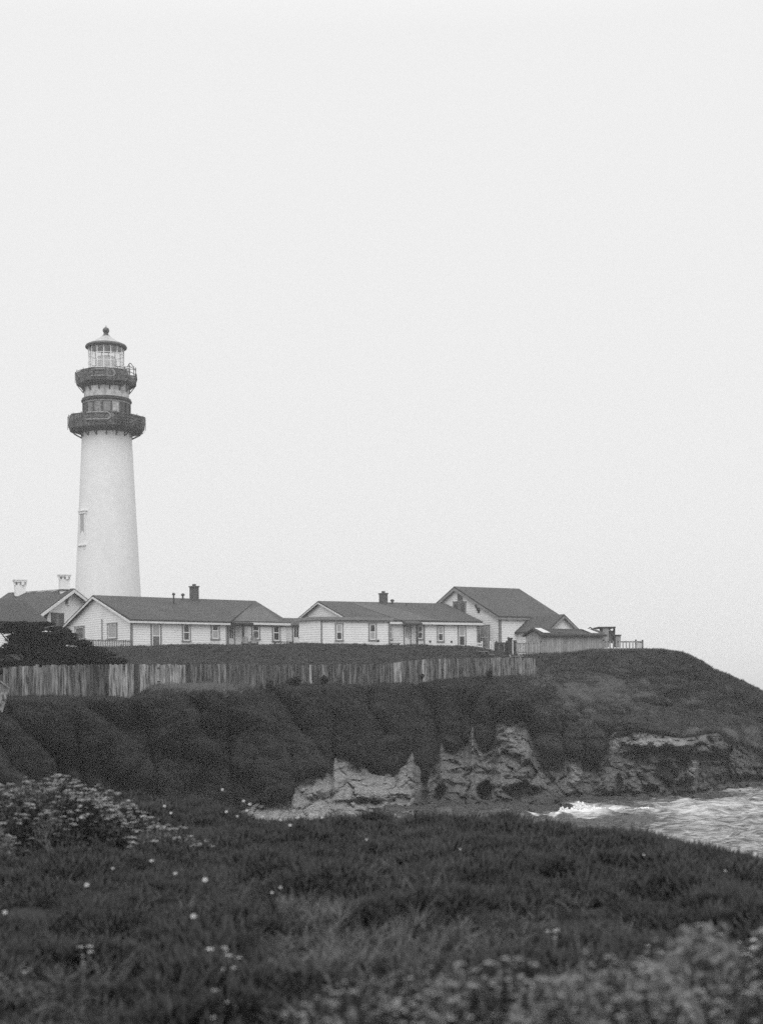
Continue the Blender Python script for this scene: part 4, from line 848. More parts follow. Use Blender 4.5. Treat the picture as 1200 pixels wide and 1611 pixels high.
b = MB(); b.slab([[f4.at(s4-.35,ze4-.12,.35),f4.at(sm,za4+.16,.35),f4.at(sm,za4+.16,-wd-3),f4.at(s4-.35,ze4-.12,-wd-.0)],[f4.at(sm,za4+.16,.35),f4.at(s4b+.35,ze4-.12,.35),f4.at(s4b+.35,ze4-.12,-wd-3),f4.at(sm,za4+.16,-wd-3)]],.15,.45); b.build('wing_roof', MT['roof'], wing)
b = MB(); rake(b,f4,s4-.35,ze4-.28,sm,za4-.0,.36,.2); rake(b,f4,s4b+.35,ze4-.28,sm,za4-.0,.36,.2); b.build('fascia', MT['trim'], wing)

# ---- long grey plank shed
e5, g5_ = frame(16); A5 = PV(851.5,1000,125.5); A = (A5.x,A5.y)
sh = thing('plank_shed', (A[0],A[1],9.5), 'long low grey shed of upright planks with two bright skylights in its dark roof', 'shed')
front = Wall(A,e5,-g5_); gab = Wall(A,Vector((-.82,.57,0)),Vector((-.57,-.82,0))); ze_ = z_at(851,999,125.5); L5 = front.u(948); W5 = gab.u(826.5); uA = gab.u(839); zA = gab.z(839,990.5)
zlo = 9.3
b = MB(); solid(b,[front.at(.03,0,-.03)[:2],front.at(L5,0,-.03)[:2],front.at(L5,0,-4.2)[:2],gab.at(W5,0,-.6)[:2],gab.at(W5,0,-.03)[:2]],zlo,ze_-.1)
def planks(b, wl, u0,u1,zb_,zt_,wd=.22):
    n_ = int((u1-u0)/wd); 
    for i in range(n_):
        a0,a1 = u0+(u1-u0)*i/n_,u0+(u1-u0)*(i+1)/n_; wl.plate(b,a0+.008,a1-.008,zb_,zt_((a0+a1)/2) if callable(zt_) else zt_,.0,.03+random.uniform(0,.012),random.random())
planks(b,front,0,L5,zlo,ze_-.05); planks(b,gab,0,W5,zlo,lambda u: ze_-.05+(zA-ze_)*(u/uA if u<uA else max(0,(W5-u)/(W5-uA)))); b.build('wall', MT['shed'], sh)
zt_ = zA+.12; o_ = gab.at(uA,0,0); rz = zt_
r0,r1_,r2_,r3_ = front.at(-.2,ze_+.04,.3),front.at(L5+.25,ze_+.04,.3),front.at(L5+.25,rz,-2.0),Vector((o_.x,o_.y,rz))+gab.n*.3
far_l = gab.at(W5+.2,ze_-.0,.3); far_r = front.at(L5+.25,ze_,-4.4)
b = MB(); b.slab([[r0,r1_,r2_,r3_],[r3_,r2_,far_r,far_l]],.12,.12); rf5 = b.build('roof', MT['roof'], sh)
b = MB()
nn = (r1_-r0).cross(r3_-r0).normalized(); nn = nn if nn.z>0 else -nn
for ta,tb in ((.035,.16),(.76,.895)):
    p,q_ = r0.lerp(r1_,ta+.05),r0.lerp(r1_,tb+.03); s_,t_2 = r3_.lerp(r2_,ta-.0),r3_.lerp(r2_,tb-.03); m0,m1 = p.lerp(s_,.25),q_.lerp(t_2,.25); n0,n1 = p.lerp(s_,.97),q_.lerp(t_2,.97)
    b = MB(); b.slab([[v+nn*.05 for v in (m0,m1,n1,n0)]],.04); b.build('skylight', MT['skylight'], rf5)
b = MB(); b.beam(r0+Vector((0,0,-.1)),r1_+Vector((0,0,-.1)),.06,.14); b.build('fascia', MT['wood_dark'], sh)

# ---- keeper's building at the far left: gable with dark brackets, two white chimneys
eK, gK = frame(56); AK = PV(57,1000,149.5)
hk = thing('gabled_house', (AK.x,AK.y,GZ0), 'white gabled house with two capped white chimneys, left of the lighthouse', 'house')
fk = Wall((AK.x,AK.y),eK,Vector((eK.y,-eK.x,0))); uR = fk.u(139); uM = fk.u(110.5); zM = fk.z(110.5,929); zL = fk.z(57,966); zR = fk.z(139,949)
back_d = -fk.n
o_ = fk.at(uM,0,0); rb = abs(solve_u((o_.x,o_.y),(back_d.x,back_d.y),13.5,20))
b = MB(); fk.clap(b,lambda z:0 if z<zL else (z-zL)/(zM-zL)*uM,lambda z:uR if z<zR else uR-(z-zR)/(zM-zR)*(uR-uM),GZ0,zM-.03,.22,.012)
solid(b,[fk.at(.03,0,-.05)[:2],fk.at(uR-.03,0,-.05)[:2],fk.at(uR-.03,0,.4-rb)[:2],fk.at(.03,0,.4-rb)[:2]],GZ0,zL-.4); b.build('wall', MT['white'], hk)
b = MB(); zo = zM+.2
b.slab([[fk.at(-.5,zL-.25,.7),fk.at(uM,zo,.7),fk.at(uM,zo,-rb),fk.at(-.5,zL-.25,-rb)],[fk.at(uM,zo,.7),fk.at(uR+.5,zR-.2,.7),fk.at(uR+.5,zR-.2,-rb),fk.at(uM,zo,-rb)]],.18,.45); rfk = b.build('roof', MT['roof'], hk)
b = MB(); rake(b,fk,-.5,zL-.4,uM,zo-.15,.7,.32,.08); rake(b,fk,uR+.5,zR-.35,uM,zo-.15,.7,.32,.08); b.build('bargeboard', MT['white2'], hk)
for x_,ya,yb in ((105,933,950),(72,957,975)):
    b = MB(); u_ = fk.u(x_); z0_,z1_ = fk.z(x_,yb),fk.z(x_,ya); b.frame_box(fk.at(u_-.12,z0_,.03),fk.d*.24,fk.n*.14,(0,0,z1_-z0_)); b.beam(fk.at(u_,z0_+.3,.1),fk.at(u_,z1_,.62),.2); b.build('eave_bracket', MT['darktrim'], hk)
window(fk,(81,966,100.5,992),hk,'dark',pm='pane_m',trim='darktrim')
for x_ in (84.2,97.3): b = MB(); u_ = fk.u(x_); z0_,z1_ = fk.z(x_,989),fk.z(x_,967); fk.plate(b,u_-.28,u_+.28,z0_,z1_,.07,.13); b.build('shutter', MT['darktrim'], hk)
for x_,yt_,yb_,dd,wh in ((101.5,904,925,-3.2,15),(32,912,936,-12.8,16)):
    o_ = fk.at(uM-.35,0,0); s_ = solve_u((o_.x,o_.y),(back_d.x,back_d.y),x_,20); c = o_+back_d*s_; wdt = wh/F*c.y; zt_,zb_ = z_at(x_,yt_,c.y),z_at(x_,yb_,c.y)
    b = MB(); b.box((c.x,c.y,zM-1.6),wdt*.95,wdt*.95,zb_-.2-zM+1.6,(1,.4)); b.box((c.x,c.y,zb_-.2),wdt,wdt,(zt_-zb_)*.62+.2,(1,.4)); zc_ = zb_+(zt_-zb_)*.62
    for i in (-1,0,1):
        for j in (-1,1): b.box((c.x+i*wdt*.4,c.y+j*wdt*.42,zc_),wdt*.22,wdt*.22,(zt_-zb_)*.2,(1,0)); b.box((c.x+j*wdt*.42,c.y+i*wdt*.4,zc_+.001),wdt*.22,wdt*.22,(zt_-zb_)*.2-.002,(1,0))
    b.box((c.x,c.y,zc_+(zt_-zb_)*.2),wdt*1.2,wdt*1.2,(zt_-zb_)*.1,(1,.4)); b.box((c.x,c.y,zc_+(zt_-zb_)*.3),wdt*1.32,wdt*1.32,(zt_-zb_)*.08,(1,.4)); b.box((c.x,c.y,zc_+.01),wdt*.5,wdt*.5,(zt_-zb_)*.18,(1,0)); chm = b.build('chimney', MT['white'], rfk)
    b = MB(); b.box((c.x,c.y,zb_-.32),wdt*1.18,wdt*1.18,.14,(1,.4)); b.build('flashing', MT['metal_dark'], chm)
# pale weathered streak of flashing along the ridge
b = MB()
slk = (zo-(zL-.25))/(uM+.5); hk_ = lambda u: zo-slk*(uM-u)+.035
for i in range(int((rb-2.6)/.82)):
    t0 = 1.6+i*.82; w1_,w2_ = random.uniform(.1,.45),random.uniform(.15,.6)
    if i in (6,7): continue
    b.poly([fk.at(uM-w1_,hk_(uM-w1_),-t0),fk.at(uM-.04,hk_(uM-.04),-t0-.05),fk.at(uM-.04,hk_(uM-.04),-t0-.75),fk.at(uM-w2_,hk_(uM-w2_),-t0-.7)][::-1])
b.build('ridge_flashing', MT['panel'], rfk)
# ---- house at the very left edge, mostly roof
AL = PV(84,1000,139); eL, gL = frame(62)
hl = thing('low_house', (AL.x,AL.y,GZ0), 'low white house cut off by the left edge, its dark roof rising behind the cypress', 'house', )
wlL = Wall((AL.x,AL.y),(-1,-.12),(.12,-1)); zE = z_at(84,988,139); zT = z_at(38,942,142)
p0 = PV(84,988,139); p1 = PV(38,943,144); p2 = PV(-120,943,144); p3 = PV(-120,992,136); p5 = PV(90,990,146)
b = MB(); b.slab([[p0,p1,p2,p3][::-1] if False else [p3,p0,p1,p2],[p0,p5,p1]],.16,.2); b.build('roof', MT['roof'], hl)
b = MB(); d_ = Vector((p0.x-p3.x,p0.y-p3.y,0)).normalized(); wq = Wall((p0.x,p0.y),-d_,Vector((d_.y,-d_.x,0))); wq.clap(b,lambda z:.4,lambda z:12.5,GZ0,p0.z-.2); solid(b,[wq.at(.43,0,-.33)[:2],wq.at(12.5,0,-.33)[:2],wq.at(12.5,0,-5)[:2],wq.at(.43,0,-5)[:2]],GZ0,p0.z-.3); 
b.build('wall', MT['white'], hl)
# ============================================================ FENCES AND YARD THINGS
def fpt(x): return np.interp(x,[6,205,245,400,600,760,843],[78.6,87.0,89.2,95.2,105.0,112.0,116.5])
def yt(x): return float(np.interp(x,[6,27,28,54,55,110,111,230,400,401,600,620,640,700,770,771,843],[1050.5,1049,1048,1047.5,1046,1045.5,1045.8,1045,1045.2,1046.2,1045,1042,1038.5,1036,1035,1034,1035]))
def yb(x): return float(np.interp(x,[6,100,205,213,245,300,400,600,760,771,843],[1092,1100,1106,1102,1084,1083,1082,1078,1071,1070,1072]))
fo_ = PV(425,1080,float(fpt(425)))
fen = thing('board_fence', (fo_.x,fo_.y,fo_.z), 'long fence of weathered upright boards running along the top of the planted bank', 'fence')
bright = [(35,44,.8),(56,64,.7),(84,90,.6),(104,108,.75),(140,172,.12),(172,200,.82),(200,211,.72),(211,221,.12),(221,231,.9),(231,236,.7),(236,244,.5),(244,291,.78),(291,328,.2),(344,348,.75),(352,355,.75),(395,400,.5),(488,493,.75),(497,500,.7),(507,512,.7),(538,541,.75),(620,630,.85),(664,670,.75),(690,694,.65),(697,703,.6),(728,734,.55)]
def btone(x):
    for a_,b_2,t_ in bright:
        if a_ <= x < b_2: return t_+random.uniform(-.1,.1)
    return random.uniform(.22,.5) if x < 140 else random.uniform(.34,.6) if x > 771 else random.uniform(.12,.36)
x = 6.0; b = MB(); panels = []; nxt = 55
while x < 843:
    D = float(fpt(x)); ww = random.uniform(.13,.21)*F/D; x2 = min(x+ww, 843.5)
    Da, Db_ = float(fpt(x)), float(fpt(x2)); pa, pb = PV(x,1080,Da), PV(x2-.02*F/D,1080,Db_); jt = random.uniform(-.05,.035)
    if random.random() < .05: jt -= random.uniform(.05,.18)
    zt_ = z_at(x,yt((x+x2)/2),Da)+jt; zb_ = z_at(x,yb((x+x2)/2),Da)-.35; d = (pb-pa); d.z = 0; n_ = Vector((d.y,-d.x,0)).normalized()
    off = random.uniform(0,.03); lean = Vector((random.uniform(-.012,.012),0,0))
    b.frame_box(Vector((pa.x,pa.y,zb_))+n_*off, d, -n_*.022, Vector((0,0,zt_-zb_))+lean, btone((x+x2)/2))
    x = x2
    if x > nxt or x >= 843: b.build('board_panel', MT['wood'], fen); b = MB(); nxt += 105
b = MB(); prev = None
for x in list(range(12,843,28))+[842]:
    D = float(fpt(x))+.12; p = PV(x,1070,D); zt_ = z_at(x,yt(x),D); 
    if x % 56 == 12: b2 = MB(); b2.box((p.x,p.y+.05,zt_-2.6),.1,.1,2.55,(1,.5)); b2.build('post', MT['wood_dark'], fen)
    for o in (.25,1.1):
        if prev is not None: b.beam(prev+Vector((0,0,-o)), Vector((p.x,p.y,zt_-o)), .045,.09)
    prev = Vector((p.x,p.y,zt_))
b.build('rail', MT['wood_dark'], fen)
# fallen panel leaning at the left end
c = PV(2,1082,76); ff = thing('fallen_fence_panel', (c.x,c.y,c.z), 'slanting fallen panel of old boards at the left end of the long fence', 'fence panel')
b = MB()
for i in range(9):
    a_ = PV(-34+i*5.6,1046+i*4.3,76.3); q_ = PV(-44+i*5.4,1100+i*2.2,75.2); b.frame_box(a_, Vector((.17,0,-.11)), q_-a_, Vector((0,.03,.0)), random.uniform(.05,.35))
b.build('board_panel', MT['wood'], ff)
b = MB(); b.beam(PV(-36,1044,76.2),PV(16,1083,76.2),.09,.05,.55); b.build('rail', MT['wood_mid'], ff)

def railing(name, pts, hgt, n, label, cat, m, pw=.05, gw=.10, group=None, cap=.05, postn=(0,-1), tonev=.5, bm=None):
    """row of uprights between ground points, with rails"""
    r_o = thing(name, pts[0], label, cat, group); b = MB(); tot = [ (Vector(pts[i+1])-Vector(pts[i])).length for i in range(len(pts)-1)]
    rl_ = MB()
    for i in range(len(pts)-1):
        p, q_ = Vector(pts[i]),Vector(pts[i+1]); k = max(2,int(n*tot[i]/sum(tot))); d = (q_-p).normalized()
        for j in range(k+1):
            c = p.lerp(q_,j/k); b.frame_box(c-d*gw/2+Vector((0,-pw/2,.04)), d*gw, Vector((0,pw,0)), (0,0,hgt-.06+random.uniform(-cap,cap)*.3), random.random())
        for zz_ in (.12,hgt-.10): rl_.beam(p+Vector((0,.04,zz_)), q_+Vector((0,.04,zz_)), .05, .10)
    b.build('balusters', MT[bm or m], r_o); rl_.build('rail', MT[m], r_o)
    for pp in pts: b = MB(); b.box((pp[0],pp[1]+.1,pp[2]-.4),.13,.13,hgt+.5,(1,0)); b.build('post', MT[m], r_o)
    return r_o
def gp(px_, yb_, D): return tuple(PV(px_,yb_,D))
railing('picket_fence', [gp(134,1019,129.5),gp(206.5,1021,125.8)], 14*126/F, 26, 'low grey picket fence in front of the wide gable end left of the row', 'fence', 'wood_mid', gw=.12)
railing('picket_fence', [gp(771,1022,133),gp(800,1022,132)], 12*132/F, 9, 'short pale picket fence outside the door of the largest house', 'fence', 'white2', gw=.10)
railing('picket_fence', [gp(741,1019,131),gp(758,1019,131)], 8.5*131/F, 5, 'tiny low pale fence at the right corner of the middle house', 'fence', 'white2', gw=.08)
railing('balustrade', [gp(812,1029,124.5),gp(851,1028,124.2)], 18*124/F, 14, 'dark wooden balustrade between the gate post and the plank shed', 'railing', 'wood_dark', bm='shed')
railing('balustrade', [gp(949,1023,124.2),gp(1000,1023,123.3),gp(1010.5,1023,127)], 15*124/F, 24, 'wooden balustrade at the cliff end, right of the plank shed', 'railing', 'wood_dark', bm='shed', gw=.12)
railing('balustrade', [gp(781,1029,124),gp(797,1029,124)], 19*124/F, 3, 'short dark solid rail left of the heavy gate post', 'railing', 'wood_dark', gw=.42)
for (x_,yt_,w_,lab) in ((802,1003,.42,'thick dark gate post with a ragged top between the yard rails'),(809.5,1007,.26,'thinner dark gate post just right of the thick one')):
    D = 123.6; p = PV(x_,1034,D); t_ = z_at(x_,yt_,D); gp_ = thing('gate_post',(p.x,p.y,p.z),lab,'post'); b = MB()
    for k in range(3): b.box((p.x+(k-1)*w_*.3,p.y+random.uniform(-.05,.05),p.z-.3),w_*.3,w_*.7,t_-p.z+.3+random.uniform(-.12,.05),(1,0))
    b.build('post', MT['wood_dark'], gp_); b = MB(); b.box((p.x,p.y,t_-.1),w_*1.15,w_*.8,.08,(1,.1)); b.build('cap', MT['wood_dark'], gp_)
# leaning props and boards in front of the gate
for a_,q_,lab in (((812,1024,122.5),(820,1039,121.8),'plank leaning down to the right from the gate post'),((801,1030,122.6),(806,1040,122),'short plank leaning at the foot of the thick gate post')):
    b = MB(); b.beam(PV(*a_),PV(*q_),.12,.05); o = b.build('leaning_plank', MT['wood_mid'], origin=PV(*q_)); tag(o,lab,'plank')
for (x0,x1,y_,lab) in ((753,767,1026,'small weathered platform bench above the fence, upper one'),(768,777,1031,'little dark platform step beside the weathered platform bench'),(806,822,1033.5,'flat pale board lying on top of the fence end')):
    D = 121 if x1<800 else 117.5; p = PV((x0+x1)/2,y_,D); wdt = (x1-x0)*D/F; o = thing('low_platform',(p.x,p.y,p.z),lab,'platform'); b = MB(); b.box((p.x,p.y,p.z),wdt,.7,.09,(1,.1),.6); b.build('top', MT['wood_mid'], o)
    for sx_ in (-1,1): b = MB(); b.box((p.x+sx_*wdt*.4,p.y,p.z-.75),.1,.5,.75,(1,.1)); b.build('leg', MT['wood_dark'], o)
# lookout hut of boards behind the balustrade
D = 131; c = gp(962,1018,D); lo_ = thing('lookout_hut', c, 'open-framed hut of dark boards rising behind the right end of the shed', 'hut'); k_ = D/F
def bx(b, x0,x1,y0,y1,dep,dd=0,tn=.5): p = PV(x0,y1,D+dd); b.frame_box(p,(k_*(x1-x0),0,0),(0,dep,0),(0,0,k_*(y1-y0)),tn)
b = MB(); bx(b,948,957.5,988,1018,2.0,tn=.2)
for i in range(5): bx(b,948+i*1.9,949.8+i*1.9,988,1018,.06,-.05-.01*(i%2),random.random())
b.build('wall', MT['shed'], lo_)
b = MB(); bx(b,958,964.5,992,1012,.2,.5); b.build('boarding', MT['shed'], lo_)
b = MB(); bx(b,964.6,967.4,986.5,1018,.2,.1); b.build('post', MT['wood_dark'], lo_); b = MB(); bx(b,940,968,986,988,2.4,-.15); b.build('roof_board', MT['wood_dark'], lo_)
b = MB(); b.tube([PV(958,989,D),PV(960.5,996,D),PV(964.5,1000,D)],.07,5); b.build('brace', MT['wood_dark'], lo_)
b = MB(); bx(b,967.6,976,1000,1018,1.2,.3); wb = b.build('box', MT['shed'], lo_); b = MB(); bx(b,966.6,977.2,998.5,1000,1.5,.2); b.build('lid', MT['wood_dark'], wb)
c = gp(929,991,129); b = MB(); b.tube([gp(925,1010,129),gp(925,989,129),gp(928,987,129),gp(931,989.5,129),gp(935,988,129)],.07,6); tag(b.build('stove_pipe', MT['metal_dark'], origin=c),'bent dark stove pipe behind the shed roof at its right end','pipe')
# picnic tables and garden chairs
def picnic(px_, yt_, D, wpx, label, gs=.78):
    wd_ = wpx*D/F; p = PV(px_,yt_,D); t = thing('picnic_table',(p.x,p.y,p.z-gs),label,'table','picnic tables in front of the long houses'); d = Vector((1,.12,0)).normalized(); n_ = Vector((-d.y,d.x,0))
    b = MB()
    for k in range(4): b.box(p+n_*(-.3+.2*k)-Vector((0,0,.05)),wd_*.82,.17,.05,d)
    b.build('tabletop', MT['wood_dark'], t)
    for s_ in (-1,1): b = MB(); b.box(p+n_*.72*s_-Vector((0,0,.34)),wd_,.26,.05,d); b.build('bench', MT['wood_dark'], t)
    for s_ in (-1,1):
        b = MB(); c_ = p+d*wd_*.28*s_
        for q_ in (-1,1): b.beam(c_+n_*.2*q_-Vector((0,0,.06)),c_+n_*.6*q_-Vector((0,0,gs+.1))+d*.25*s_,.1,.06)
        b.beam(c_-n_*.78-Vector((0,0,.4)),c_+n_*.78-Vector((0,0,.4)),.05,.09); b.build('leg_frame', MT['wood_dark'], t)
    b = MB(); 
    for s_ in (-1,1): b.beam(p-Vector((0,0,.08))+d*.1*s_,p+d*wd_*.26*s_-Vector((0,0,.6)),.09,.05)
    b.build('brace', MT['wood_dark'], t)
picnic(445,1009.6,124.5,42,'dark picnic table outside the link door between the two long houses')
picnic(621,1012.2,125,19,'small dark picnic table at the right end of the flat-topped corner block')
def gchair(px_, yb_, D, label):
    p = PV(px_,yb_,D); t = thing('garden_chair',tuple(p),label,'chair','garden chairs by the porch'); e_ = Vector((1,.2,0)).normalized(); f_ = Vector((.2,-1,0)).normalized()
    b = MB(); b.frame_box(p-e_*.3-f_*.25+Vector((0,0,.36)), e_*.6, f_*.5+Vector((0,0,.08)), (0,0,.04)); b.build('seat', MT['wood_mid'], t)
    b = MB()
    for i in range(5): b.frame_box(p+e_*(-.29+.12*i)-f_*.22+Vector((0,0,.38)), e_*.1, -f_*.03, Vector((0,0,.6+.08*(2-abs(i-2))))-f_*.22)
    b.build('backrest', MT['wood_mid'], t)
    for s_ in (-1,1):
        b = MB(); b.frame_box(p+e_*(.33*s_-.05)-f_*.35+Vector((0,0,.58)), e_*.1, f_*.7, (0,0,.035)); b.build('armrest', MT['wood_mid'], t)
        b = MB(); b.frame_box(p+e_*(.33*s_-.03)+f_*.25, e_*.06, f_*.07, (0,0,.58)); b.frame_box(p+e_*(.33*s_-.03)-f_*.3, e_*.06, f_*.07, (0,0,.58)); b.build('leg', MT['wood_mid'], t)
gchair(386.5,1020.5,125.5,'pale slatted garden chair, the one nearer the porch door'); gchair(400,1020.5,126,'pale slatted garden chair, the one right beside its twin, farther from the door')

# ============================================================ CYPRESS (wind-shorn, layered)
def leaf_cloud(cx_, n, size, seed, flat=.5, thin=.45):
    """n small leaf-sized faces around a list of (centre, radii) pads"""
    g = np.random.default_rng(seed); V, Fc = [], []; wts = np.array([r[0]*r[1] for _,r in cx_]); wts = wts/wts.sum(); pick = g.choice(len(cx_), n, p=wts)
    c = np.array([q_[0] for q_ in cx_])[pick]; r = np.array([q_[1] for q_ in cx_])[pick]
    d = g.normal(size=(n,3)); d /= np.linalg.norm(d,axis=1)[:,None]; rad = g.random(n)**.45; rad = rad*np.where(g.random(n)<.12, g.uniform(1,1.45,n), 1); p = c+d*r*rad[:,None]
    a1 = g.normal(size=(n,3)); a1[:,2] *= flat; a1 /= np.linalg.norm(a1,axis=1)[:,None]; a2 = np.cross(a1,g.normal(size=(n,3))); a2 /= np.linalg.norm(a2,axis=1)[:,None]
    s_ = (size*g.uniform(.6,1.4,n))[:,None]
    V = np.stack([p-a1*s_,p+a2*s_*thin,p+a1*s_,p-a2*s_*thin],1).reshape(-1,3); Fc = np.arange(4*n).reshape(-1,4); return V, Fc
tc0 = PV(60,1050,98.0); tr = thing('cypress_tree',(tc0.x,tc0.y,tc0.z-.8),'dark wind-shorn spreading cypress behind the left end of the board fence','tree')
pads = []; g = random.Random(4)
lay = [(-60,985,60,7),(15,986,38,6),(40,983,30,5),(70,989,34,6),(-30,1000,25,5),(50,1003,38,9),(95,1006,30,8),(110,1020,36,9),(60,1022,50,10),(0,1026,45,8),(-50,1022,50,12),(145,1031,30,8),(168,1040,24,6),(120,1038,50,8),(50,1040,60,8),(-20,1042,60,9),(-90,1010,50,20),(85,998,22,4),(128,1013,16,4),(182,1042,14,4),(30,994,40,7),(60,1012,40,8),(100,1000,24,6),(30,1016,40,7),(85,1030,60,8),(0,990,30,5),(120,1026,30,7),(-25,1012,20,4),(140,1024,22,5),(95,992,20,6),(110,1003,18,6),(128,1010,20,6),(148,1019,20,6),(168,1029,20,6),(188,1039,16,5),(110,1012,30,8),(140,1026,30,8),(20,981,30,3),(65,982,26,3),(-12,1022,24,6),(10,1024,24,6),(25,1005,22,5)]
for x_,y_,rx,ry in lay:
    for k in range(7):
        D = 98+g.uniform(-2.6,2.6); c = PV(x_+g.uniform(-.6,.6)*rx, y_+g.uniform(-.5,.5)*ry, D); s_ = g.uniform(.45,.8); pads.append((tuple(c),(rx*D/F*s_*.75,.9*s_,ry*D/F*.5*s_+.06)))
V, Fc = leaf_cloud(pads, 72000, .15, 3, .22, .2); me = np_mesh('crown', V-np.array(tr.location), Fc); cro = finish('crown', me, MT['needle'], tr)
b = MB(); base = Vector(tr.location)
b.tube([base+Vector((0,0,-.6)),base+Vector((.1,0,.5)),base+Vector((-.3,.1,1.0))],[.35,.28,.2],8)
for x_,y_,rx,ry in lay[::1]:
    q_ = PV(x_,y_+3,98+g.uniform(-1.5,1.5)); mdl = (base+Vector((0,0,.5))).lerp(q_,.5)+Vector((0,0,-.25)); b.tube([base+Vector((0,0,.35)),mdl,q_],[.16,.09,.03],6)
b.build('trunk', MT['bark'], tr, True)

# small dark bushes at the foot of the fence
for (x_,y_,w_,h_,lab) in ((463,1079,26,19,'largest dark bush against the fence, left of centre'),(510,1073,15,13,'pointed small bush right of the largest fence bush'),(425,1078,13,9,'low small bush left of the largest fence bush'),(664,1066,7,8,'tiny dark bush at the fence below the middle house'),(770,1066,8,17,'narrow upright dark bush near the right end of the fence')):
    D = float(fpt(x_))-.7; p = PV(x_,y_+2,D); o = thing('bush',(p.x,p.y,p.z),lab,'bush','bushes at the foot of the fence'); rx,rz_ = w_*D/F/2,h_*D/F
    pd = [((p.x+g.uniform(-.4,.4)*rx,p.y+g.uniform(-.3,.3),p.z+rz_*g.uniform(.1,.75)),(rx*.5,.35,rz_*.28)) for k in range(7)]+[((p.x,p.y,p.z+rz_*.75),(rx*.25,.2,rz_*.3))]
    V, Fc = leaf_cloud(pd, 1800, .06, int(x_)); finish('foliage', np_mesh('foliage', V-np.array(o.location), Fc), MT['leafbank'], o)
    b = MB(); 
    for k in range(4): b.tube([Vector(p)+Vector((0,0,-.2)),Vector(p)+Vector((g.uniform(-.5,.5)*rx,0,rz_*.6))],[.03,.012],4)
    b.build('stem', MT['bark'], o)

# ============================================================ FOREGROUND PLANTS
def head_cluster(V, Fc, c, r, g, n=16):
    for i in range(n):
        a_ = g.uniform(0,6.283); q_ = r*math.sqrt(g.random()); x_,y_ = c[0]+q_*math.cos(a_), c[1]+q_*math.sin(a_); z_ = c[2]-.25*q_*q_/r+g.uniform(-.12,.12)*r; s_ = r*g.uniform(.16,.3)
        b0 = len(V); V.extend([(x_+s_,y_,z_),(x_,y_+s_,z_),(x_-s_,y_,z_),(x_,y_-s_,z_),(x_,y_,z_+s_*.6),(x_,y_,z_-s_*.6)])
        for f in ((0,1,4),(1,2,4),(2,3,4),(3,0,4),(1,0,5),(2,1,5),(3,2,5),(0,3,5)): Fc.append(tuple(b0+i_ for i_ in f))
def shrub(x, y, wx, wy, h, nh, hr, seed, label, leafm='leafpale', nleaf=5000, lsize=.018, low=.35, sparse=1.0, grp='flowering shrubs'):
    g = random.Random(seed); gn = np.random.default_rng(seed); z0 = float(gz(x,y)); o = thing('flowering_shrub',(x,y,z0),label,'shrub',grp)
    st = MB(); V, Fc = [], []
    for i in range(nh):
        a_ = g.uniform(0,6.283); q_ = math.sqrt(g.random()); hx,hy = x+q_*math.cos(a_)*wx, y+q_*math.sin(a_)*wy; gz_ = float(gz(hx,hy))
        hz = gz_+h*(math.sqrt(max(0,1-q_*q_*.85)))*g.uniform(.8,1.08)*(1 if g.random()<.8 else g.uniform(.4,.9))+.04
        c = (hx,hy,hz); r = hr*g.uniform(.55,1.25); head_cluster(V,Fc,c,r,g, 14)
        bx_,by_ = x+(hx-x)*.55+g.uniform(-.05,.05), y+(hy-y)*.55; st.tube([(bx_,by_,float(gz(bx_,by_))),((bx_+hx)/2+g.uniform(-.03,.03),(by_+hy)/2,(hz+gz_)/2),(hx,hy,hz-.005)],[.004,.003,.002],3,cap=False)
        if g.random()<.7:
            for k in range(3): st.tube([((bx_+hx)/2,(by_+hy)/2,(hz+gz_)/2+.1*h),(hx+g.uniform(-1,1)*r*.7,hy+g.uniform(-1,1)*r*.7,hz-.004)],.0014,3,cap=False)
    n = nleaf; a_ = gn.uniform(0,6.283,n); q_ = np.sqrt(gn.random(n)); lx,ly = x+q_*np.cos(a_)*wx, y+q_*np.sin(a_)*wy; lump = .8+.35*fbm(lx/.25,ly/.25,0*lx,2,seed)
    top = h*np.sqrt(np.clip(1-q_*q_*.9,0,1))*lump; lz = gz(lx,ly)+top*(low+(1-low)*gn.random(n)**.6)*gn.choice([1,1,1,.6],n); p = np.stack([lx,ly,lz],-1)
    a1 = gn.normal(size=(n,3)); a1 /= np.linalg.norm(a1,axis=1)[:,None]; a2 = np.cross(a1,gn.normal(size=(n,3))); a2 /= np.linalg.norm(a2,axis=1)[:,None]; s_ = (lsize*gn.uniform(.6,1.6,n))[:,None]
    Vl = np.stack([p-a1*s_,p+a2*s_*.3,p+a1*s_,p-a2*s_*.3],1).reshape(-1,3)-np.array(o.location)
    finish('foliage', np_mesh('foliage',Vl,np.arange(4*n).reshape(-1,4)), MT[leafm], o)
    st.build('stem', MT['leaffore'], o); finish('blossom', np_mesh('blossom', np.array(V)-np.array(o.location), Fc), MT['blossom'], o); return o
def gxy(px_, D): return (px_-CX)/F*D, D
shrub(*gxy(55,14.6),.98,.6,.70,420,.032,1,'big shrub with many pale flat flower heads at the left edge, near the bluff edge',nleaf=9000,leafm='leafhill',low=.5)
shrub(*gxy(150,14.9),.62,.5,.56,190,.032,2,'second flowering shrub, sloping down to the right of the big one',nleaf=4200,leafm='leafhill',low=.5)
shrub(*gxy(262,14.0),.42,.35,.33,26,.038,3,'low sparse flowering shrub with bright flat heads right of the big left shrubs',nleaf=1500)
shrub(*gxy(-60,12.9),.5,.45,.5,60,.034,4,'flowering shrub mostly cut off by the left edge',nleaf=2500)
shrub(*gxy(600,5.1),.50,.46,.52,170,.016,11,'blurred flowering shrub at the bottom edge, below the dry twigs',nleaf=17000,leafm='leafnear',lsize=.017)
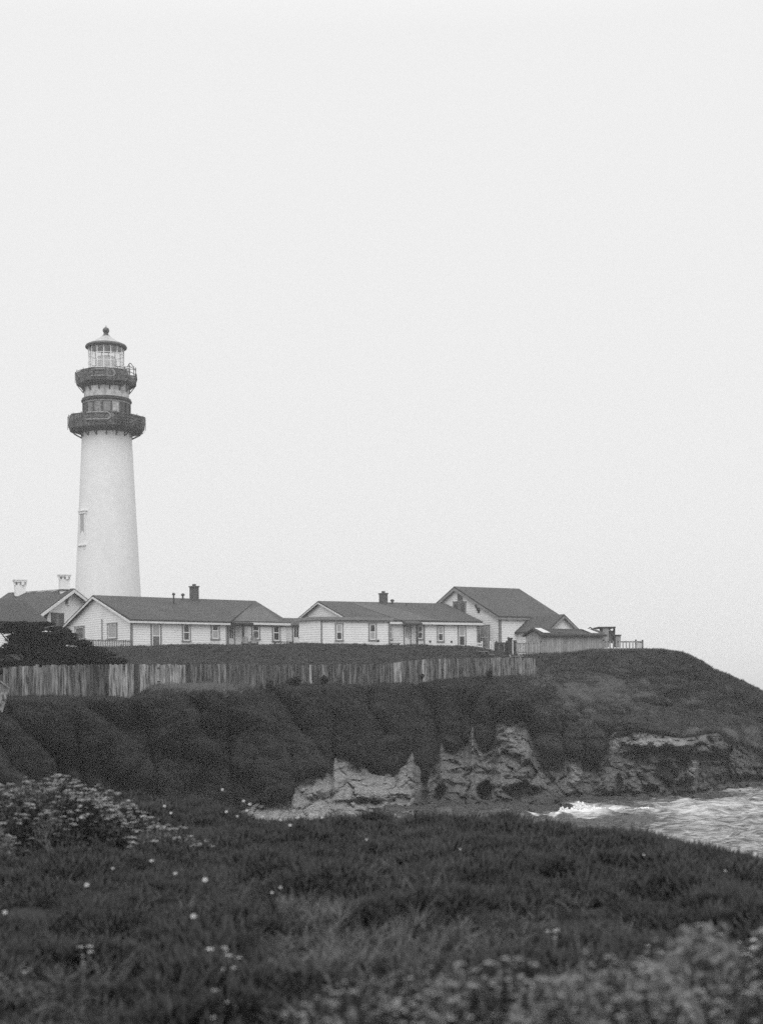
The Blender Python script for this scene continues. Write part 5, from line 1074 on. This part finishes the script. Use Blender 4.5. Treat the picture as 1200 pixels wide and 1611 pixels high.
shrub(*gxy(760,5.3),.52,.48,.56,210,.016,12,'blurred flowering shrub at the bottom edge, right of the middle',nleaf=18000,leafm='leafnear',lsize=.017)
shrub(*gxy(960,5.2),.52,.48,.56,210,.016,13,'blurred flowering shrub in front of the bright stalk, lower right',nleaf=18000,leafm='leafnear',lsize=.017)
shrub(*gxy(1130,5.6),.50,.46,.60,200,.018,14,'tallest blurred flowering shrub in the lower right corner',nleaf=18000,leafm='leafnear',lsize=.017)
shrub(*gxy(1290,5.4),.40,.46,.60,110,.018,15,'blurred flowering shrub cut off by the right edge',nleaf=12000,leafm='leafnear',lsize=.017)
shrub(*gxy(700,4.3),.50,.36,.44,150,.014,16,'nearest blurred shrub, bottom edge below centre',nleaf=15000,leafm='leafnear',lsize=.014)
shrub(*gxy(1020,4.2),.50,.36,.44,150,.014,17,'nearest blurred shrub, bottom edge in the right half',nleaf=15000,leafm='leafnear',lsize=.014)
shrub(*gxy(470,4.9),.42,.36,.38,90,.015,18,'low blurred shrub with few flowers, bottom edge left of the others',nleaf=9000,leafm='leafnear',lsize=.015)
shrub(*gxy(30,7.4),.20,.2,.16,5,.018,19,'pale low tussock with few flowers in the lower left corner',nleaf=1800)
# yarrow sprigs and daisies
def gD(y, hgt): # distance at which a thing hgt above the turf shows at photo row y
    return (CAMZ-6.4-hgt)*F/(y-HOR)
def sprig(px_, y_, n, r, seed, label, hgt=.26):
    g = random.Random(seed); D = gD(y_,hgt); x,y = gxy(px_,D); z0 = float(gz(x,y)); o = thing('yarrow',(x,y,z0),label,'flower','yarrow sprigs in the turf'); V,Fc = [],[]; st = MB()
    for i in range(n):
        hx,hy,hz = x+g.uniform(-.07,.07)*(n>1), y+g.uniform(-.09,.09)*(n>1), z0+hgt+g.uniform(-.07,.03); head_cluster(V,Fc,(hx,hy,hz),r*g.uniform(.6,1.15),g,18); st.tube([(x,y,z0),((x+hx)/2,(y+hy)/2+.01,z0+hgt*.5),(hx,hy,hz)],[.003,.0025,.002],4,cap=False)
    st.build('stem', MT['straw'], o); finish('blossom', np_mesh('blossom', np.array(V)-np.array(o.location), Fc), MT['petal'], o)
for i,(a_,c_,n,r,lab) in enumerate([(130,1462,4,.016,'yarrow sprig with four small heads near the left edge, mid foreground'),(127,1502,2,.012,'small yarrow sprig just below the four-headed one on the left'),(334,1488,3,.022,'brightest blurred yarrow sprig, lower left of centre'),(362,1498,3,.016,'yarrow sprig just right of the brightest blurred one'),(372,1492,2,.014,'fainter yarrow sprig at the right of the same cluster'),(340,1531,2,.015,'yarrow sprig below the brightest blurred one'),(374,1536,2,.013,'faint yarrow sprig beside the one below the bright cluster'),(332,1588,1,.014,'single yarrow head near the bottom edge, left half'),(866,1448,4,.014,'tall pale yarrow stalk standing right of centre above the blurred shrubs'),(1107,1458,1,.02,'single bright yarrow head above the lower right shrubs'),(1140,1470,3,.016,'yarrow sprig left of the brightest corner one'),(1180,1478,3,.024,'bright yarrow sprig at the lower right edge'),(1035,1492,3,.014,'yarrow sprig amid the lower right shrubs, left one'),(1070,1494,2,.013,'yarrow sprig amid the lower right shrubs, beside the left one')]): sprig(a_,c_,n,r,60+i,lab,.30 if a_>800 else .22)
dz = [(237,1354,.02),(274,1374,.02),(321,1384,.028),(135,1392,.024),(302,1441,.024),(176,1366,.016),(349,1242,.028),(382,1260,.026),(392,1265,.028),(355,1277,.024),(455,1298,.024),(387,1275,.022),(372,1284,.02),(258,1268,.026),(268,1279,.022),(467,1286,.022),(487,1281,.02),(440,1290,.02),(505,1286,.02),(426,1404,.015),(439,1396,.015),(412,1284,.02),(575,1321,.016),(722,1336,.014),(6,1435,.02),(1010,1345,.014),(1138,1370,.014)]
DL = 'daisy left of the three evenly spaced ones below the left shrubs|middle one of the three daisies below the left shrubs|largest daisy, right end of the three below the left shrubs|lone daisy nearest the left edge in the turf below the big shrub|lone daisy below the three, the lowest bright one left of centre|faint daisy between the left-edge daisy and the three|daisy at the bluff edge, leftmost against the dark bank|upper daisy of the edge group right of the left shrubs|daisy touching the upper one of the edge group|lower left daisy of the edge group|daisy in front of the pale rocks at the bluff edge|lowest daisy of the edge group|small daisy close to the lowest one of the edge group|upper daisy just right of the second flowering shrub|lower daisy just right of the second flowering shrub|left daisy of the pair below the pale rocks|right daisy of the pair below the pale rocks|daisy in the turf just before the rock pair|rightmost daisy below the pale rocks|left one of two faint daisies side by side left of centre|right one of two faint daisies side by side left of centre|daisy between the edge group and the pale rocks|tiny daisy near the crest in the middle of the bluff|tiny daisy near the crest right of the middle|daisy at the very left edge of the photo|tiny daisy below the breaking wave|small daisy in the turf below the right end of the sea'.split('|')
for i,(a_,c_,r) in enumerate(dz):
    r *= .85
    D = min(gD(c_,.16), 19.5 if a_<500 else 17); x,y = gxy(a_,D); z0 = float(gz(x,y)); zt_ = z_at(a_,c_,D); zt_ = max(zt_,z0+.12)
    o = thing('daisy',(x,y,z0),DL[i],'flower','small daisies in the turf'); b = MB(); nn_ = 11; tl = random.uniform(-.3,.3)
    for k in range(nn_):
        t_ = 2*math.pi*k/nn_; u_,v_ = math.cos(t_),math.sin(t_); u2,v2 = math.cos(t_+.2),math.sin(t_+.2); u3,v3 = math.cos(t_-.2),math.sin(t_-.2)
        q0 = Vector((x,y-.003,zt_)); ax_,ay_ = Vector((1,0,0)),Vector((0,.72,.69)); nrm = Vector((0,-.69,.72))
        b.poly([q0+(ax_*u_+ay_*v_)*r*.15, q0+(ax_*u3+ay_*v3)*r*.7+nrm*.002, q0+(ax_*u_+ay_*v_)*r, q0+(ax_*u2+ay_*v2)*r*.7])
    b.build('petal', MT['petal'], o); b = MB(); b.lathe((x,y-.002),[(r*.05,zt_-.004),(r*.28,zt_),(r*.18,zt_+.005)],8); b.build('flower_centre', MT['straw'], o); b = MB(); b.tube([(x,y,z0),(x+.01,y,(z0+zt_)/2),(x,y,zt_-.004)],.0025,4); b.build('stem', MT['leaffore'], o)
# dry branching twigs
def twig(px_, y_, D, h, seed, label, m='twig', wid=.0045):
    g = random.Random(seed); x,y = gxy(px_,D); z0 = float(gz(x,y)); b = MB()
    def grow(p, d, ln, r, lv):
        pts = [p]; q_ = p.copy(); dd = d.copy()
        for i in range(4): dd = (dd+Vector((g.uniform(-.22,.22),g.uniform(-.22,.22),g.uniform(-.1,.14)))).normalized(); q_ = q_+dd*ln/4; pts.append(q_.copy())
        b.tube(pts,[r*(1-.13*i) for i in range(5)],4)
        if lv > 0:
            for k in range(g.choice((2,3))): i = g.choice((2,3,4)); grow(pts[i],(dd+Vector((g.uniform(-.8,.8),g.uniform(-.7,.7),g.uniform(-.1,.5)))).normalized(),ln*g.uniform(.5,.8),r*.62,lv-1)
    for k in range(3): grow(Vector((x+g.uniform(-.05,.05),y,z0)),Vector((g.uniform(-.6,.6),g.uniform(-.3,.3),1)).normalized(),h*.6,wid,3)
    tag(b.build('dry_twigs', MT[m], origin=(x,y,z0)), label, 'twigs', 'dry branching twigs in the turf')
twig(520,0,8.6,.34,1,'pale dry branching twigs left of centre in the turf'); twig(600,0,8.0,.36,2,'tallest pale dry twigs in the middle of the foreground'); twig(690,0,7.7,.36,3,'pale dry twigs right of the tallest ones, above the blurred shrubs')
twig(430,0,9.2,.30,5,'thin dark dry twigs left of the pale ones','bark',.0035); twig(490,0,7.4,.30,6,'low tangle of pale twigs at the left of the blurred shrubs'); twig(560,0,7.0,.28,7,'low tangle of twigs just behind the bottom-edge shrubs'); twig(870,0,6.9,.40,8,'lone upright dry stalk right of centre','twig',.006); twig(1075,0,7.0,.34,9,'dry stalk leaning among the lower right shrubs'); twig(75,0,13.4,.42,10,'bare twigs arching out of the dark gap under the left shrub'); twig(650,0,9.6,.28,12,'small twigs farther back in the middle of the turf')
# ============================================================ SEA HAZE
hz = MB(); hz.frame_box((-7000,-300,-4),(14000,0,0),(0,9500,0),(0,0,54))
hm = bpy.data.materials.new('sea_haze'); hm.use_nodes = True; t = hm.node_tree; t.nodes.remove(t.nodes['Principled BSDF']); pv = t.nodes.new('ShaderNodeVolumePrincipled')
pv.inputs['Color'].default_value = (.97,.97,.97,1); pv.inputs['Density'].default_value = .0005; pv.inputs['Anisotropy'].default_value = .2
t.links.new(pv.outputs[0], [n_ for n_ in t.nodes if n_.type == 'OUTPUT_MATERIAL'][0].inputs['Volume'])
tag(hz.build('haze', hm), kind='stuff')
